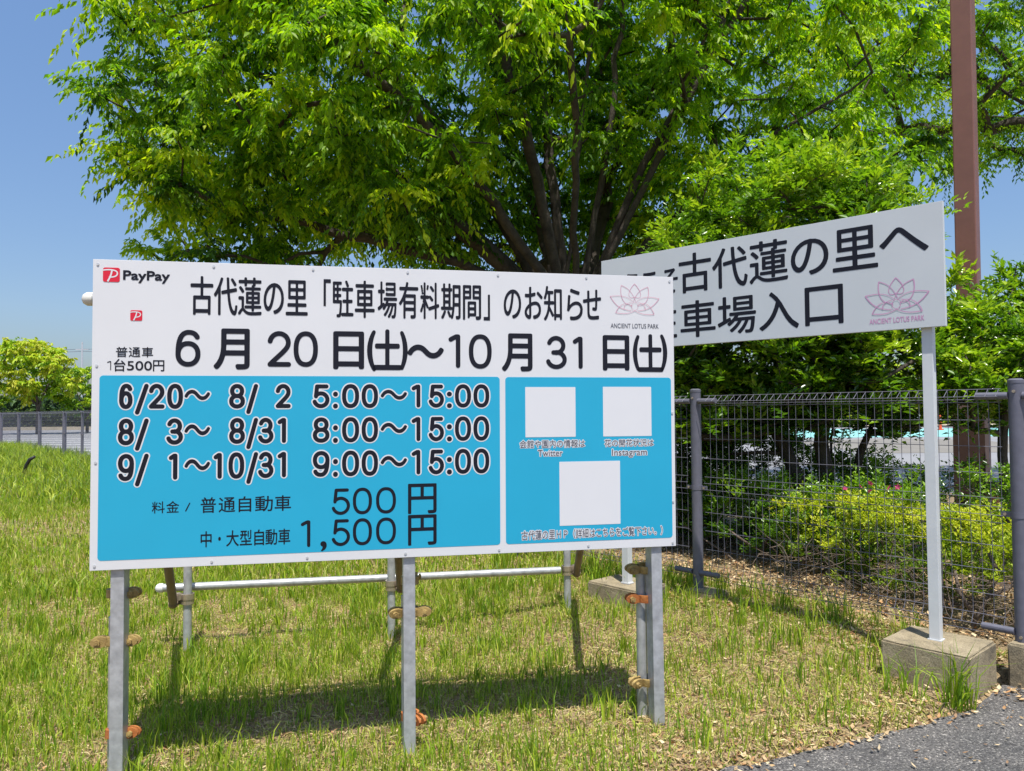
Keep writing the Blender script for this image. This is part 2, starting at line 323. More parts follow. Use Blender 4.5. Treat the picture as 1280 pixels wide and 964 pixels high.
# ------------------------------------------------------------------ lettering: glyph outlines with rounded stroke ends
# rows: (name, erode, dilate, grid, tolerance, white outline width, [(text, left, bottom, right, top) in board metres])
ROWS = [
    ('title', 0.0025, 0.0041, 0.001, 0.0003, 0, [('古', 0.3632, 1.0086, 0.4475, 1.1631), ('代', 0.4521, 1.0090, 0.5408, 1.1614), ('蓮', 0.5452, 1.0086, 0.6356, 1.1631), ('の', 0.6450, 1.0170, 0.7223, 1.1426), ('里', 0.7324, 1.0137, 0.8176, 1.1564), ('「', 0.8840, 1.0556, 0.9099, 1.1641), ('駐', 0.9164, 1.0095, 1.0029, 1.1632), ('車', 1.0111, 1.0083, 1.0903, 1.1629), ('場', 1.1050, 1.0081, 1.1838, 1.1617), ('有', 1.1938, 1.0090, 1.2732, 1.1631), ('料', 1.2833, 1.0090, 1.3625, 1.1631), ('期', 1.3725, 1.0081, 1.4546, 1.1610), ('間', 1.4671, 1.0086, 1.5438, 1.1559), ('」', 1.5578, 1.0078, 1.5824, 1.1163), ('の', 1.6460, 1.0170, 1.7209, 1.1426), ('お', 1.7388, 1.0168, 1.8180, 1.1562), ('知', 1.8253, 1.0093, 1.9053, 1.1632), ('ら', 1.9310, 1.0156, 2.0009, 1.1537), ('せ', 2.0046, 1.0194, 2.0864, 1.1515)]),
    ('date', 0.0035, 0.0075, 0.001, 0.0003, 0, [('6', 0.3070, 0.7977, 0.4018, 0.9461), ('月', 0.4542, 0.7906, 0.5868, 0.9500), ('2', 0.6586, 0.7999, 0.7533, 0.9463), ('0', 0.7628, 0.7999, 0.8604, 0.9470), ('日', 0.9256, 0.7949, 1.0443, 0.9456), ('(', 1.0641, 0.7837, 1.0971, 0.9572), ('土', 1.0888, 0.7925, 1.2005, 0.9565), (')', 1.1955, 0.7843, 1.2257, 0.9592), ('〜', 1.2307, 0.8428, 1.3803, 0.8940), ('1', 1.4030, 0.7992, 1.4540, 0.9437), ('0', 1.4908, 0.7964, 1.5908, 0.9453), ('月', 1.6380, 0.7885, 1.7681, 0.9476), ('3', 1.8348, 0.7965, 1.9273, 0.9432), ('1', 1.9551, 0.7988, 2.0004, 0.9410), ('日', 2.0972, 0.7952, 2.2145, 0.9460), ('(', 2.2387, 0.7860, 2.2691, 0.9575), ('土', 2.2615, 0.7899, 2.3764, 0.9530), (')', 2.3648, 0.7866, 2.3957, 0.9593)]),
    ('hours1', 0.003, 0.0048, 0.001, 0.0003, 0.0054, [('6', 0.1005, 0.6291, 0.1502, 0.7289), ('/', 0.1590, 0.6291, 0.2091, 0.7289), ('2', 0.2091, 0.6303, 0.2685, 0.7289), ('0', 0.2775, 0.6291, 0.3373, 0.7289), ('〜', 0.3434, 0.6653, 0.4384, 0.7038), ('8', 0.5121, 0.6291, 0.5735, 0.7289), ('/', 0.5785, 0.6291, 0.6242, 0.7289), ('2', 0.6922, 0.6303, 0.7528, 0.7289), ('5', 0.8401, 0.6291, 0.9076, 0.7276), (':', 0.9232, 0.6291, 0.9400, 0.6957), ('0', 0.9579, 0.6291, 1.0281, 0.7289), ('0', 1.0379, 0.6291, 1.1059, 0.7289), ('〜', 1.1171, 0.6653, 1.2259, 0.7038), ('1', 1.2458, 0.6303, 1.2829, 0.7276), ('5', 1.3185, 0.6291, 1.3833, 0.7276), (':', 1.3970, 0.6291, 1.4156, 0.6957), ('0', 1.4300, 0.6291, 1.4999, 0.7289), ('0', 1.5100, 0.6291, 1.5795, 0.7289)]),
    ('hours2', 0.003, 0.0048, 0.001, 0.0003, 0.0054, [('8', 0.0976, 0.4865, 0.1566, 0.5912), ('/', 0.1604, 0.4865, 0.2104, 0.5912), ('3', 0.2768, 0.4865, 0.3384, 0.5912), ('〜', 0.3444, 0.5245, 0.4394, 0.5649), ('8', 0.5130, 0.4865, 0.5743, 0.5912), ('/', 0.5793, 0.4865, 0.6249, 0.5912), ('3', 0.6259, 0.4865, 0.6853, 0.5912), ('1', 0.7010, 0.4878, 0.7347, 0.5899), ('8', 0.8405, 0.4865, 0.9080, 0.5912), (':', 0.9235, 0.4865, 0.9403, 0.5564), ('0', 0.9582, 0.4865, 1.0283, 0.5912), ('0', 1.0381, 0.4865, 1.1059, 0.5912), ('〜', 1.1172, 0.5245, 1.2259, 0.5649), ('1', 1.2457, 0.4878, 1.2828, 0.5899), ('5', 1.3183, 0.4865, 1.3830, 0.5899), (':', 1.3967, 0.4865, 1.4152, 0.5564), ('0', 1.4297, 0.4865, 1.4995, 0.5912), ('0', 1.5095, 0.4865, 1.5789, 0.5912)]),
    ('hours3', 0.003, 0.0048, 0.001, 0.0003, 0.0054, [('9', 0.0990, 0.3460, 0.1579, 0.4522), ('/', 0.1617, 0.3460, 0.2117, 0.4522), ('1', 0.2858, 0.3474, 0.3186, 0.4508), ('〜', 0.3455, 0.3845, 0.4403, 0.4255), ('1', 0.4543, 0.3474, 0.4863, 0.4508), ('0', 0.5111, 0.3460, 0.5723, 0.4522), ('/', 0.5801, 0.3460, 0.6256, 0.4522), ('3', 0.6266, 0.3460, 0.6859, 0.4522), ('1', 0.7016, 0.3474, 0.7353, 0.4508), ('9', 0.8410, 0.3460, 0.9083, 0.4522), (':', 0.9238, 0.3460, 0.9406, 0.4168), ('0', 0.9584, 0.3460, 1.0285, 0.4522), ('0', 1.0383, 0.3460, 1.1060, 0.4522), ('〜', 1.1173, 0.3845, 1.2258, 0.4255), ('1', 1.2456, 0.3474, 1.2826, 0.4508), ('5', 1.3181, 0.3460, 1.3828, 0.4508), (':', 1.3964, 0.3460, 1.4149, 0.4168), ('0', 1.4293, 0.3460, 1.4990, 0.4522), ('0', 1.5091, 0.3460, 1.5784, 0.4522)]),
    ('price', 0.0015, 0.0032, 0.001, 0.0003, 0, [('5', 0.9184, 0.1869, 0.9915, 0.2957), ('0', 1.0026, 0.1869, 1.0811, 0.2971), ('0', 1.0975, 0.1869, 1.1803, 0.2971), ('円', 1.2320, 0.1832, 1.3494, 0.3066)]),
    ('price', 0.0015, 0.0032, 0.001, 0.0003, 0, [('1', 0.7942, 0.0601, 0.8323, 0.1688), (',', 0.8738, 0.0413, 0.8962, 0.0797), ('5', 0.9187, 0.0587, 0.9917, 0.1688), ('0', 1.0028, 0.0587, 1.0812, 0.1703), ('0', 1.0976, 0.0587, 1.1803, 0.1703), ('円', 1.2320, 0.0507, 1.3492, 0.1758)]),
    ('price', 0, 0.0003, 0.0008, 0.0003, 0, [('料', 0.2249, 0.2158, 0.2723, 0.2620), ('金', 0.2782, 0.2172, 0.3258, 0.2624), ('/', 0.3483, 0.2194, 0.3678, 0.2545)]),
    ('price', 0, 0.0005, 0.0008, 0.0003, 0, [('普', 0.4069, 0.2119, 0.4645, 0.2736), ('通', 0.4751, 0.2125, 0.5378, 0.2713), ('自', 0.5517, 0.2118, 0.5995, 0.2736), ('動', 0.6150, 0.2115, 0.6835, 0.2728), ('車', 0.6913, 0.2116, 0.7548, 0.2734)]),
    ('price', 0, 0.0006, 0.0008, 0.0003, 0, [('中', 0.4079, 0.0753, 0.4487, 0.1379), ('・', 0.4745, 0.0994, 0.4836, 0.1138), ('大', 0.5050, 0.0753, 0.5525, 0.1379), ('型', 0.5571, 0.0776, 0.6033, 0.1375), ('自', 0.6126, 0.0751, 0.6498, 0.1381), ('動', 0.6560, 0.0749, 0.7013, 0.1373), ('車', 0.7060, 0.0750, 0.7525, 0.1379)]),
    ('payinfo', 0, 0.0003, 0.0007, 0.0003, 0, [('普', 0.0871, 0.8348, 0.1295, 0.8749), ('通', 0.1339, 0.8352, 0.1765, 0.8734), ('車', 0.1824, 0.8346, 0.2239, 0.8747)]),
    ('payinfo', 0, 0.0005, 0.0007, 0.0003, 0, [('1', 0.0556, 0.7828, 0.0702, 0.8183), ('台', 0.0804, 0.7786, 0.1227, 0.8268), ('500', 0.1285, 0.7823, 0.2199, 0.8188), ('円', 0.2243, 0.7795, 0.2657, 0.8226)]),
    ('payinfo', 0, 0.0016, 0.0007, 0.0003, 0, [('PayPay', 0.1118, 1.1309, 0.2824, 1.1778)]),
    ('cap', 0, 0.0002, 0.0006, 0.00035, 0.0028, [('会館や園内の情報は', 1.7127, 0.4515, 2.0071, 0.4852)]),
    ('cap', 0, 0.0002, 0.0006, 0.00035, 0.0028, [('Twitter', 1.7942, 0.4142, 1.9044, 0.4425)]),
    ('cap', 0, 0.0002, 0.0006, 0.00035, 0.0028, [('花の開花状況は', 2.0982, 0.4521, 2.3289, 0.4840)]),
    ('cap', 0, 0.0002, 0.0006, 0.00035, 0.0028, [('Instagram', 2.1328, 0.4029, 2.2968, 0.4409)]),
    ('cap', 0, 0.0002, 0.0006, 0.00035, 0.0028, [('古代蓮の里ＨＰ（詳細はこちらをご覧下さい。）', 1.7191, 0.0529, 2.3672, 0.0938)]),
    ('lotuscap', 0, 0.0001, 0.0006, 0.00035, 0, [('ANCIENT LOTUS PARK', 2.1316, 0.9824, 2.3596, 1.0033)]),
    ('b2', 0.003, 0.0058, 0.001, 0.0003, 0, [('古', 0.6402, 0.3436, 0.8718, 0.5955), ('代', 0.8837, 0.3441, 1.1209, 0.5927), ('蓮', 1.1367, 0.3436, 1.3784, 0.5955), ('の', 1.3993, 0.3572, 1.6150, 0.5621), ('里', 1.6421, 0.3518, 1.8819, 0.5845)]),
    ('b2', 0.0025, 0.0054, 0.001, 0.0003, 0, [('よ', 0.0356, 0.3717, 0.1616, 0.5312), ('う', 0.2027, 0.3591, 0.3234, 0.5236), ('こ', 0.3497, 0.3649, 0.4659, 0.5126), ('そ', 0.5038, 0.3576, 0.6275, 0.5155)]),
    ('b2', 0.003, 0.0064, 0.001, 0.0003, 0, [('へ', 1.8943, 0.4063, 2.1345, 0.5448)]),
    ('b2', 0.003, 0.0058, 0.001, 0.0003, 0, [('車', 0.6470, 0.0503, 0.8973, 0.2835), ('場', 0.9164, 0.0501, 1.1704, 0.2818), ('入', 1.1932, 0.0529, 1.4363, 0.2785), ('口', 1.4776, 0.0605, 1.6910, 0.2793)]),
    ('b2', 0.003, 0.0058, 0.001, 0.0003, 0, [('駐', 0.3882, 0.0522, 0.6154, 0.2841)]),
    ('b2cap', 0, 0.0005, 0.0007, 0.0004, 0, [('ANCIENT LOTUS PARK', 1.8326, 0.0376, 2.1075, 0.0663)]),
]
_tc = bpy.data.curves.new('glyph_source', 'FONT'); _to = bpy.data.objects.new('glyph_source', _tc); COL.objects.link(_to)
_gc = {}
def outline(s_):
    if s_ in _gc: return _gc[s_]
    _tc.body = s_; _tc.size = 1; bpy.context.view_layer.update()
    dg = bpy.context.evaluated_depsgraph_get(); c = _to.evaluated_get(dg).to_curve(dg); loops = []
    for sp in c.splines:
        if sp.type != 'BEZIER': loops.append(np.array([p.co[:2] for p in sp.points])); continue
        pts = []; bp_ = sp.bezier_points; n = len(bp_)
        for i in range(n):
            a, b = bp_[i], bp_[(i+1) % n]
            q0, q1, q2, q3 = [np.array(v_[:2]) for v_ in (a.co, a.handle_right, b.handle_left, b.co)]
            e = q3-q0; cr = abs(e[0]*(q1-q0)[1]-e[1]*(q1-q0)[0])+abs(e[0]*(q2-q0)[1]-e[1]*(q2-q0)[0])
            k = 1 if cr < 1e-4 else 6
            for j in range(k):
                t_ = j/k; pts.append((1-t_)**3*q0+3*(1-t_)**2*t_*q1+3*(1-t_)*t_*t_*q2+t_**3*q3)
        loops.append(np.array(pts))
    _to.to_curve_clear() if hasattr(_to, 'to_curve_clear') else None
    _gc[s_] = loops; return loops
def sdf(loops, xs_, ys_, band):
    """signed distance (inside negative), exact only within 'band' of the outline"""
    nx_, ny_ = len(xs_), len(ys_); h = xs_[1]-xs_[0]; d2 = np.full((ny_, nx_), 1.0); wn = np.zeros((ny_, nx_), np.int32)
    for L in loops:
        for a, b in zip(L, np.roll(L, -1, 0)):
            ab = b-a; q = ab@ab
            if q < 1e-16: continue
            i0 = max(0, int((min(a[0], b[0])-band-xs_[0])/h)); i1 = min(nx_, int((max(a[0], b[0])+band-xs_[0])/h)+2)
            j0 = max(0, int((min(a[1], b[1])-band-ys_[0])/h)); j1 = min(ny_, int((max(a[1], b[1])+band-ys_[0])/h)+2)
            X_ = xs_[None, i0:i1]-a[0]; Y_ = ys_[j0:j1, None]-a[1]
            t_ = np.clip((X_*ab[0]+Y_*ab[1])/q, 0, 1); D_ = (X_-t_*ab[0])**2+(Y_-t_*ab[1])**2
            d2[j0:j1, i0:i1] = np.minimum(d2[j0:j1, i0:i1], D_)
            lo_, hi_, sg = (a, b, 1) if a[1] < b[1] else (b, a, -1)
            js = np.nonzero((ys_ >= lo_[1]) & (ys_ < hi_[1]))[0]
            if len(js):
                xc = lo_[0]+(ys_[js]-lo_[1])*(hi_[0]-lo_[0])/(hi_[1]-lo_[1])
                wn[js] += sg*(xs_[None, :] < xc[:, None])
    return np.sqrt(d2)*np.where(wn != 0, -1, 1)
_MS = {1: [(3, 0)], 2: [(0, 1)], 3: [(3, 1)], 4: [(1, 2)], 5: [(3, 2), (1, 0)], 6: [(0, 2)], 7: [(3, 2)], 8: [(2, 3)], 9: [(2, 0)], 10: [(0, 3), (2, 1)], 11: [(2, 1)], 12: [(1, 3)], 13: [(1, 0)], 14: [(0, 3)]}
def contour(Z_, x0, y0, h, lev):
    Z_ = Z_-lev; Z_ = np.where(np.abs(Z_) < 1e-9, 1e-9, Z_); I = (Z_ < 0).astype(int); segs = {}
    c = I[:-1, :-1]+I[:-1, 1:]*2+I[1:, 1:]*4+I[1:, :-1]*8
    e = lambda i, j, k: (0, i, j) if k == 0 else (1, i+1, j) if k == 1 else (0, i, j+1) if k == 2 else (1, i, j)
    jj, ii = np.nonzero((c > 0) & (c < 15))
    for j, i in zip(jj.tolist(), ii.tolist()):
        for a, b in _MS[int(c[j, i])]: segs[e(i, j, a)] = e(i, j, b)
    def pt(k):
        t_, i, j = k
        if t_ == 0: a, b = Z_[j, i], Z_[j, i+1]; return (x0+h*(i+a/(a-b)), y0+h*j)
        a, b = Z_[j, i], Z_[j+1, i]; return (x0+h*i, y0+h*(j+a/(a-b)))
    loops = []
    while segs:
        k = next(iter(segs)); L = []
        while k in segs: L.append(pt(k)); k = segs.pop(k)
        if len(L) >= 4: loops.append(np.array(L))
    return loops
def simp(L, tol):
    n = len(L)
    if n < 6: return L
    i1 = int(np.argmax(((L-L[0])**2).sum(1)))
    def dp(a):
        if len(a) < 3: return [a[0]]
        p_, q_ = L[a[0]], L[a[-1]]; d = q_-p_; v_ = L[a[1:-1]]-p_; dist_ = np.abs(d[0]*v_[:, 1]-d[1]*v_[:, 0])/(np.hypot(*d)+1e-12)
        m_ = int(np.argmax(dist_))
        return [a[0]] if dist_[m_] < tol else dp(a[:m_+2])+dp(a[m_+1:])
    idx_ = list(range(n)); return L[dp(idx_[:i1+1])+dp(idx_[i1:]+[0])]
def process(loops, er, di, h, tol):
    A_ = np.vstack(loops); lo = A_.min(0)-di-4*h; hi = A_.max(0)+di+4*h; X_ = np.arange(lo[0], hi[0], h); Y_ = np.arange(lo[1], hi[1], h)
    band = max(er, di)+3*h
    if er > 0:
        E_ = contour(sdf(loops, X_, Y_, band), lo[0], lo[1], h, -er)
        if E_: loops = E_
    out = contour(sdf(loops, X_, Y_, band), lo[0], lo[1], h, di)
    return [simp(L, tol) for L in out if abs(area(L)) > (h*1.5)**2]
def _arc(cx, cy, rx, ry, a0, a1, n=26, e=1.0):
    out = []
    for t_ in np.linspace(R(a0), R(a1), n):
        c, d = math.cos(t_), math.sin(t_); out.append((cx+rx*math.copysign(abs(c)**e, c), cy+ry*math.copysign(abs(d)**e, d)))
    return out
def _bz(p0, p1, p2, p3, n=10):
    return [tuple((1-t_)**3*np.array(p0)+3*(1-t_)**2*t_*np.array(p1)+3*(1-t_)*t_*t_*np.array(p2)+t_**3*np.array(p3)) for t_ in np.linspace(0, 1, n+1)]
sixloop = [_arc(.5, .325, .5, .325, 180, -180, 40, .92), _bz((0, .325), (0, .88), (.24, 1), (.54, 1))+_bz((.54, 1), (.75, 1), (.88, .95), (.96, .85))[1:]]
NUM = {  # numerals as centre lines in a unit box
    '0': [_arc(.5, .5, .5, .5, 90, 450, 48, .86)],
    '1': [[(0, .90), (.15, .925), (.75, 1), (1, 1), (1, 0)]],
    '2': [_arc(.5, .71, .48, .29, 172, -8)+_bz((.98, .67), (.95, .48), (.45, .28), (.02, .0))[1:]+[(1, 0)]],
    '3': [_arc(.47, .745, .45, .255, 160, -90)+_arc(.48, .255, .52, .255, 90, -165), [(.30, .50), (.5, .50)]],
    '5': [[(.92, 1), (.17, 1), (.09, .50)]+_arc(.48, .325, .52, .325, 138, -162)],
    '6': sixloop, '9': [[(1-x, 1-y) for x, y in q] for q in sixloop],
    '8': [_arc(.5, .755, .43, .245, 90, 450, 36, .95), _arc(.5, .26, .5, .26, 90, 450, 40, .95)],
    '/': [[(0, 0), (1, 1)]]}
def numeral(c, u0, v0, u1, v1, hw):
    out = []
    for q in NUM[c]:
        P = [np.array((u0+hw+x*(u1-u0-2*hw), v0+hw+y*(v1-v0-2*hw))) for x, y in q]; out.append(np.array(P+P[-2:0:-1]))
    return out
HWID = {'date': .0098, 'hours1': .0084, 'hours2': .0084, 'hours3': .0084, 'price': .0066, 'payinfo': .0016}
GLY = {}; CHARS = {}
for nm, er, di, h, tol, halo, items in ROWS:
    ink = []; CH = CHARS.setdefault(nm, [])
    for (s_, u0, v0, u1, v1) in items:
        k0 = len(ink)
        if s_ == '/' and nm[:5] == 'hours': v0 -= .022
        if s_ in NUM: ink += process(numeral(s_, u0, v0, u1, v1, HWID[nm]*(.35 if s_ == '/' and nm == 'price' else 1)), 0, HWID[nm]*(.35 if s_ == '/' and nm == 'price' else 1), h, tol); CH.append((s_, ink[k0:])); continue
        L = outline(s_); A_ = np.vstack(L); lo, hi = A_.min(0), A_.max(0)
        k = np.array([(u1-u0)/(hi[0]-lo[0]), (v1-v0)/(hi[1]-lo[1])]); ink += process([(l-lo)*k+np.array([u0, v0]) for l in L], 0 if s_ in '「」' else er, di*.45 if s_ in '「」' else di, h, tol); CH.append((s_, ink[k0:]))
    GLY.setdefault(nm, []).extend(ink)
    if halo: GLY.setdefault(nm+'_halo', []).extend(process(ink, 0, halo, h*1.5, tol))
bpy.data.objects.remove(_to); bpy.data.curves.remove(_tc)
def pin(p, L):
    return bool(in_poly(np.array(p[0]), np.array(p[1]), [tuple(q) for q in L]))
def flat_plates(name, loops, dep, m, parent, kind=None, each=False):
    """thin printed shapes standing 'dep' in front of the board face (local -Y)"""
    ar = [area(L) for L in loops]; sgn = 1 if sum(ar) > 0 else -1
    outer = [i for i, a in enumerate(ar) if a*sgn > 0]; own = {i: [] for i in outer}
    for h in [i for i, a in enumerate(ar) if a*sgn <= 0]:
        c = [i for i in outer if abs(ar[i]) > abs(ar[h]) and pin(loops[h][0], loops[i])]
        if c: own[min(c, key=lambda i: abs(ar[i]))].append(h)
    mb = MB(); o = None
    for i in outer:
        P = [loops[i]]+[loops[h] for h in own[i]]
        V = [(q[0], -dep, q[1]) for L in P for q in L]
        tr = tessellate_polygon([[Vector((q[0], q[1], 0)) for q in L] for L in P]); F = []
        for a in tr:
            q0, q1, q2 = V[a[0]], V[a[1]], V[a[2]]
            cr = (q1[0]-q0[0])*(q2[2]-q0[2])-(q1[2]-q0[2])*(q2[0]-q0[0])
            F.append(tuple(a) if cr > 0 else tuple(a)[::-1])
        mb.add(V, F)
        if each: o = mb.build(name, m, parent); mb = MB()
    return o if each else mb.build(name, m, parent, kind=kind)
def lettering(name, key, dep, m, parent):
    for c, loops in CHARS[key]:
        if loops: flat_plates(name, loops, dep, m, parent)['label'] = 'printed '+('numeral ' if c.isdigit() else 'character ')+c
def rrect(x0, z0, x1, z1, r, dep, n=6):
    P = []
    for cx, cz, a0 in ((x1-r, z1-r, 0), (x0+r, z1-r, 90), (x0+r, z0+r, 180), (x1-r, z0+r, 270)):
        for k in range(n+1):
            a = R(a0+90*k/n); P.append((cx+r*math.cos(a), cz+r*math.sin(a)))
    mb = MB(); n = len(P)
    mb.add([(x, -dep, z) for x, z in P]+[(x, 0, z) for x, z in P], [tuple(range(n))]+[(i, i+n, (i+1) % n+n, (i+1) % n) for i in range(n)])
    return mb
def stroke_strip(mb, pts, wd, dep):
    pts = [np.array(q, float) for q in pts]; V = []; n = len(pts)
    for i, q in enumerate(pts):
        d = pts[min(i+1, n-1)]-pts[max(i-1, 0)]; d /= np.linalg.norm(d)+1e-9; o = np.array([-d[1], d[0]])*wd/2
        V += [(q[0]+o[0], -dep, q[1]+o[1]), (q[0]-o[0], -dep, q[1]-o[1])]
    mb.add(V, [(2*i, 2*i+1, 2*i+3, 2*i+2) for i in range(n-1)])
def bez(p0, p1, p2, p3, n=12):
    return [tuple((1-t)**3*np.array(p0)+3*(1-t)**2*t*np.array(p1)+3*(1-t)*t*t*np.array(p2)+t**3*np.array(p3)) for t in np.linspace(0, 1, n+1)]
def lotus(cx, cz, W, H, wd, dep, m, parent, name='lotus_logo'):
    """line drawing of a seven-petal lotus; box cx,cz centre, W x H"""
    def T(q): return (cx+(q[0]-582)/855*W, cz-(q[1]-448)/565*H)
    petals = [  # (side control sets in the drawing's own units) base -> tip -> base
        [(582, 400), (470, 470), (430, 330), (582, 160)], [(582, 400), (700, 470), (740, 330), (582, 160)],
        [(540, 560), (330, 560), (330, 300), (352, 195)], [(600, 480), (520, 260), (430, 230), (352, 195)],
        [(640, 560), (840, 560), (840, 300), (812, 210)], [(560, 480), (640, 260), (740, 250), (812, 210)],
        [(520, 655), (330, 640), (240, 560), (160, 400)], [(560, 500), (440, 360), (300, 385), (160, 400)],
        [(640, 655), (830, 640), (920, 560), (1008, 425)], [(600, 500), (720, 370), (860, 390), (1008, 425)],
        [(582, 655), (450, 740), (330, 710), (252, 700)], [(540, 590), (430, 460), (300, 560), (252, 700)],
        [(582, 655), (720, 740), (830, 725), (918, 715)], [(630, 560), (730, 440), (880, 570), (918, 715)],
        [(400, 640), (380, 560), (440, 520), (530, 500)], [(760, 640), (780, 560), (720, 520), (640, 500)]]
    mb = MB()
    k = 0
    for c in petals:
        P = [T(q) for q in bez(*c)]
        for off in (0, .010*W*2):
            cc = np.array([cx, cz-.1*H]); P2 = [tuple(np.array(q)+(cc-np.array(q))*off*4) for q in P]
            stroke_strip(mb, P2, wd, dep+.00004*k); k += 1
    for r in (1,):
        P = [T((582+56*math.cos(a), 572+(75 if math.sin(a) > 0 else 72)*math.sin(a))) for a in np.linspace(0, 2*math.pi, 25)]
        stroke_strip(mb, P, wd, dep+.00004*k)
    return mb.build(name, m, parent)

# ------------------------------------------------------------------ the parking notice (main sign)
Y1 = .1974
B1 = empty('notice_sign', (-1.6495, 2.9776, 0), 'large white and blue parking fee notice board with pipe braces, standing on the lawn', 'sign', rot=(0, 0, Y1))
ZB = .8099; W1, H1 = 2.432, 1.22
def b1(x, y, z):   # world point -> sign frame
    d = np.array([x+1.6495, y-2.9776]); c, s_ = math.cos(Y1), math.sin(Y1)
    return (d[0]*c+d[1]*s_, -d[0]*s_+d[1]*c, z)
mb = MB(); mb.box(0, 0, 0, W1, .012, H1)
panel = mb.build('board_panel', M['board'], B1, bevel=.0012); panel.location = (0, 0, ZB); panel.rotation_euler = (R(.19), R(.14), 0)
mb = rrect(.0285, .0375, 1.6255, .7615, .014, .0008); mb.build('blue_field', M['blue'], panel, label='larger blue field with dates, hours and prices')
mb = rrect(1.6500, .0385, 2.4155, .7605, .014, .0008); mb.build('blue_field', M['blue'], panel, label='smaller blue field with three blank white squares')
for q in ((1.7385, .4980, 1.9655, .7172), (2.0925, .4975, 2.3200, .7185), (1.8900, .1090, 2.1693, .3888)):
    mb = rrect(*q, .002, .0014); mb.build('white_square', M['halo'], panel)
for key in ('title', 'date'): lettering('printed_character', key, .0012, M['ink'], panel)
for key in ('hours1', 'hours2', 'hours3'):
    flat_plates('white_outline', GLY[key+'_halo'], .0013, M['halo'], panel, each=True)
    lettering('printed_character', key, .0019, M['ink'], panel)
lettering('printed_character', 'price', .0014, M['ink'], panel)
lettering('printed_character', 'payinfo', .0012, M['ink'], panel)
flat_plates('caption_outline', GLY['cap_halo'], .0013, M['halo'], panel, kind='stuff')
flat_plates('caption', GLY['cap'], .0019, M['grey_ink'], panel, kind='stuff')
flat_plates('caption', GLY['lotuscap'], .0012, M['grey_ink'], panel, kind='stuff')['label'] = 'tiny grey caption ANCIENT LOTUS PARK'
lotus(2.2460, 1.1130, .236, .140, .0012, .0011, M['pink'], panel)
def plogo(x0, z0, x1, z1):
    o = rrect(x0, z0, x1, z1, (x1-x0)*.13, .0012).build('payment_logo', M['red'], panel)
    S = x1-x0; T = lambda u, v_: (x0+u*S, z0+v_*(z1-z0))
    mb = MB()
    P = [T(*q) for q in bez((-.0, .80), (.35, .90), (.98, .86), (.84, .52), 14)]+[T(*q) for q in bez((.84, .52), (.78, .34), (.5, .33), (.36, .33), 8)][1:]
    stroke_strip(mb, P, S*.085, .0017)
    P = [T(*q) for q in bez((.54, .84), (.50, .5), (.42, .3), (.28, .02), 8)]
    stroke_strip(mb, P, S*.10, .0018); mb.build('letter_p', M['halo'], o); return o
plogo(.0368, 1.1315, .0984, 1.1882)
plogo(.1383, .9795, .1825, 1.0207)
mb = MB(); mb.tube([(0, -.0028, 0), (0, .001, 0)], .0052, 10); sm = mb.mesh('screw', M['edge'], smooth='auto')
for x, z in [(.018, .018), (.018, .42), (.018, .80), (.018, 1.2), (.45, 1.205), (.84, 1.205), (1.23, 1.205), (1.62, 1.205), (2.02, 1.205), (2.414, 1.2), (2.42, .60), (2.42, .2), (2.416, .016), (2.02, .018), (1.62, .016), (1.22, .017), (.82, .017), (.45, .017)]:
    o = link(bpy.data.objects.new('screw', sm), panel); o.location = (x, 0, z)
# square posts behind the board (sign frame) : u, foot shift
for u, fs, zt in ((.097, 0, 1.96), (1.236, .0, 1.96), (2.336, .014, 1.96)):
    mb = MB(); h = .025
    P0 = (u+fs, .037, -.35); P1 = (u, .037, zt)
    mb.add([(P0[0]-h, .012, P0[2]), (P0[0]+h, .012, P0[2]), (P0[0]+h, .088, P0[2]), (P0[0]-h, .088, P0[2]), (P1[0]-h, .013, zt), (P1[0]+h, .013, zt), (P1[0]+h, .088, zt), (P1[0]-h, .088, zt)],
           [(0, 3, 2, 1), (4, 5, 6, 7), (0, 1, 5, 4), (1, 2, 6, 5), (2, 3, 7, 6), (3, 0, 4, 7)])
    mb.build('square_post', M['steel'], B1, bevel=.003)
# driven pipes beside the posts
DP = [(.060, .120, .60), (1.232, .125, .62), (2.308, .120, .665)]
for u, v_, zt in DP:
    mb = MB(); mb.tube([(u, v_, -.3), (u, v_, zt)], .0243, 14); mb.build('driven_pipe', M['pipe'], B1, smooth='auto')
# clamp: bent strap round the pipe, lug with bolt
def clamp(loc, rotz, m, mbolt, sc=1, tilt=0, flat=False):
    mb = MB()
    P = [(.034*math.cos(a), .034*math.sin(a), 0) for a in np.linspace(R(20), R(340), 16)]
    for q0, q1 in zip(P[:-1], P[1:]):
        V = []
        for (x, y, _), k in ((q0, 1), (q1, 1)):
            for f_ in (.82, 1.12):
                for z in (-.016, .016): V.append((x*f_, y*f_, z))
        mb.add(V, [(0, 1, 5, 4), (2, 6, 7, 3), (1, 3, 7, 5), (0, 4, 6, 2)])
    # two lugs
    for s_ in (-1, 1):
        n = 14; V = []
        for z in (-.5, .5):
            for k in range(n):
                a = 2*math.pi*k/n; x = .058+.034*math.cos(a); y = s_*.012+z*.011
                V.append((x, y, .021*math.sin(a)))
        mb.add(V, [tuple(range(n))[::-1], tuple(range(n, 2*n))]+[(k, (k+1) % n, (k+1) % n+n, k+n) for k in range(n)])
    o = mb.build('clamp', m, B1, smooth='auto'); o.location = loc; o.rotation_euler = (tilt, 0, rotz); o.scale = (sc,)*3
    b = MB(); b.tube([(.066, -.036, 0), (.066, .040, 0)], .006, 8); b.tube([(.066, .020, 0), (.066, .033, 0)], .013, 6); b.tube([(.066, -.034, 0), (.066, -.026, 0)], .012, 6)
    b.build('bolt', mbolt, o); return o
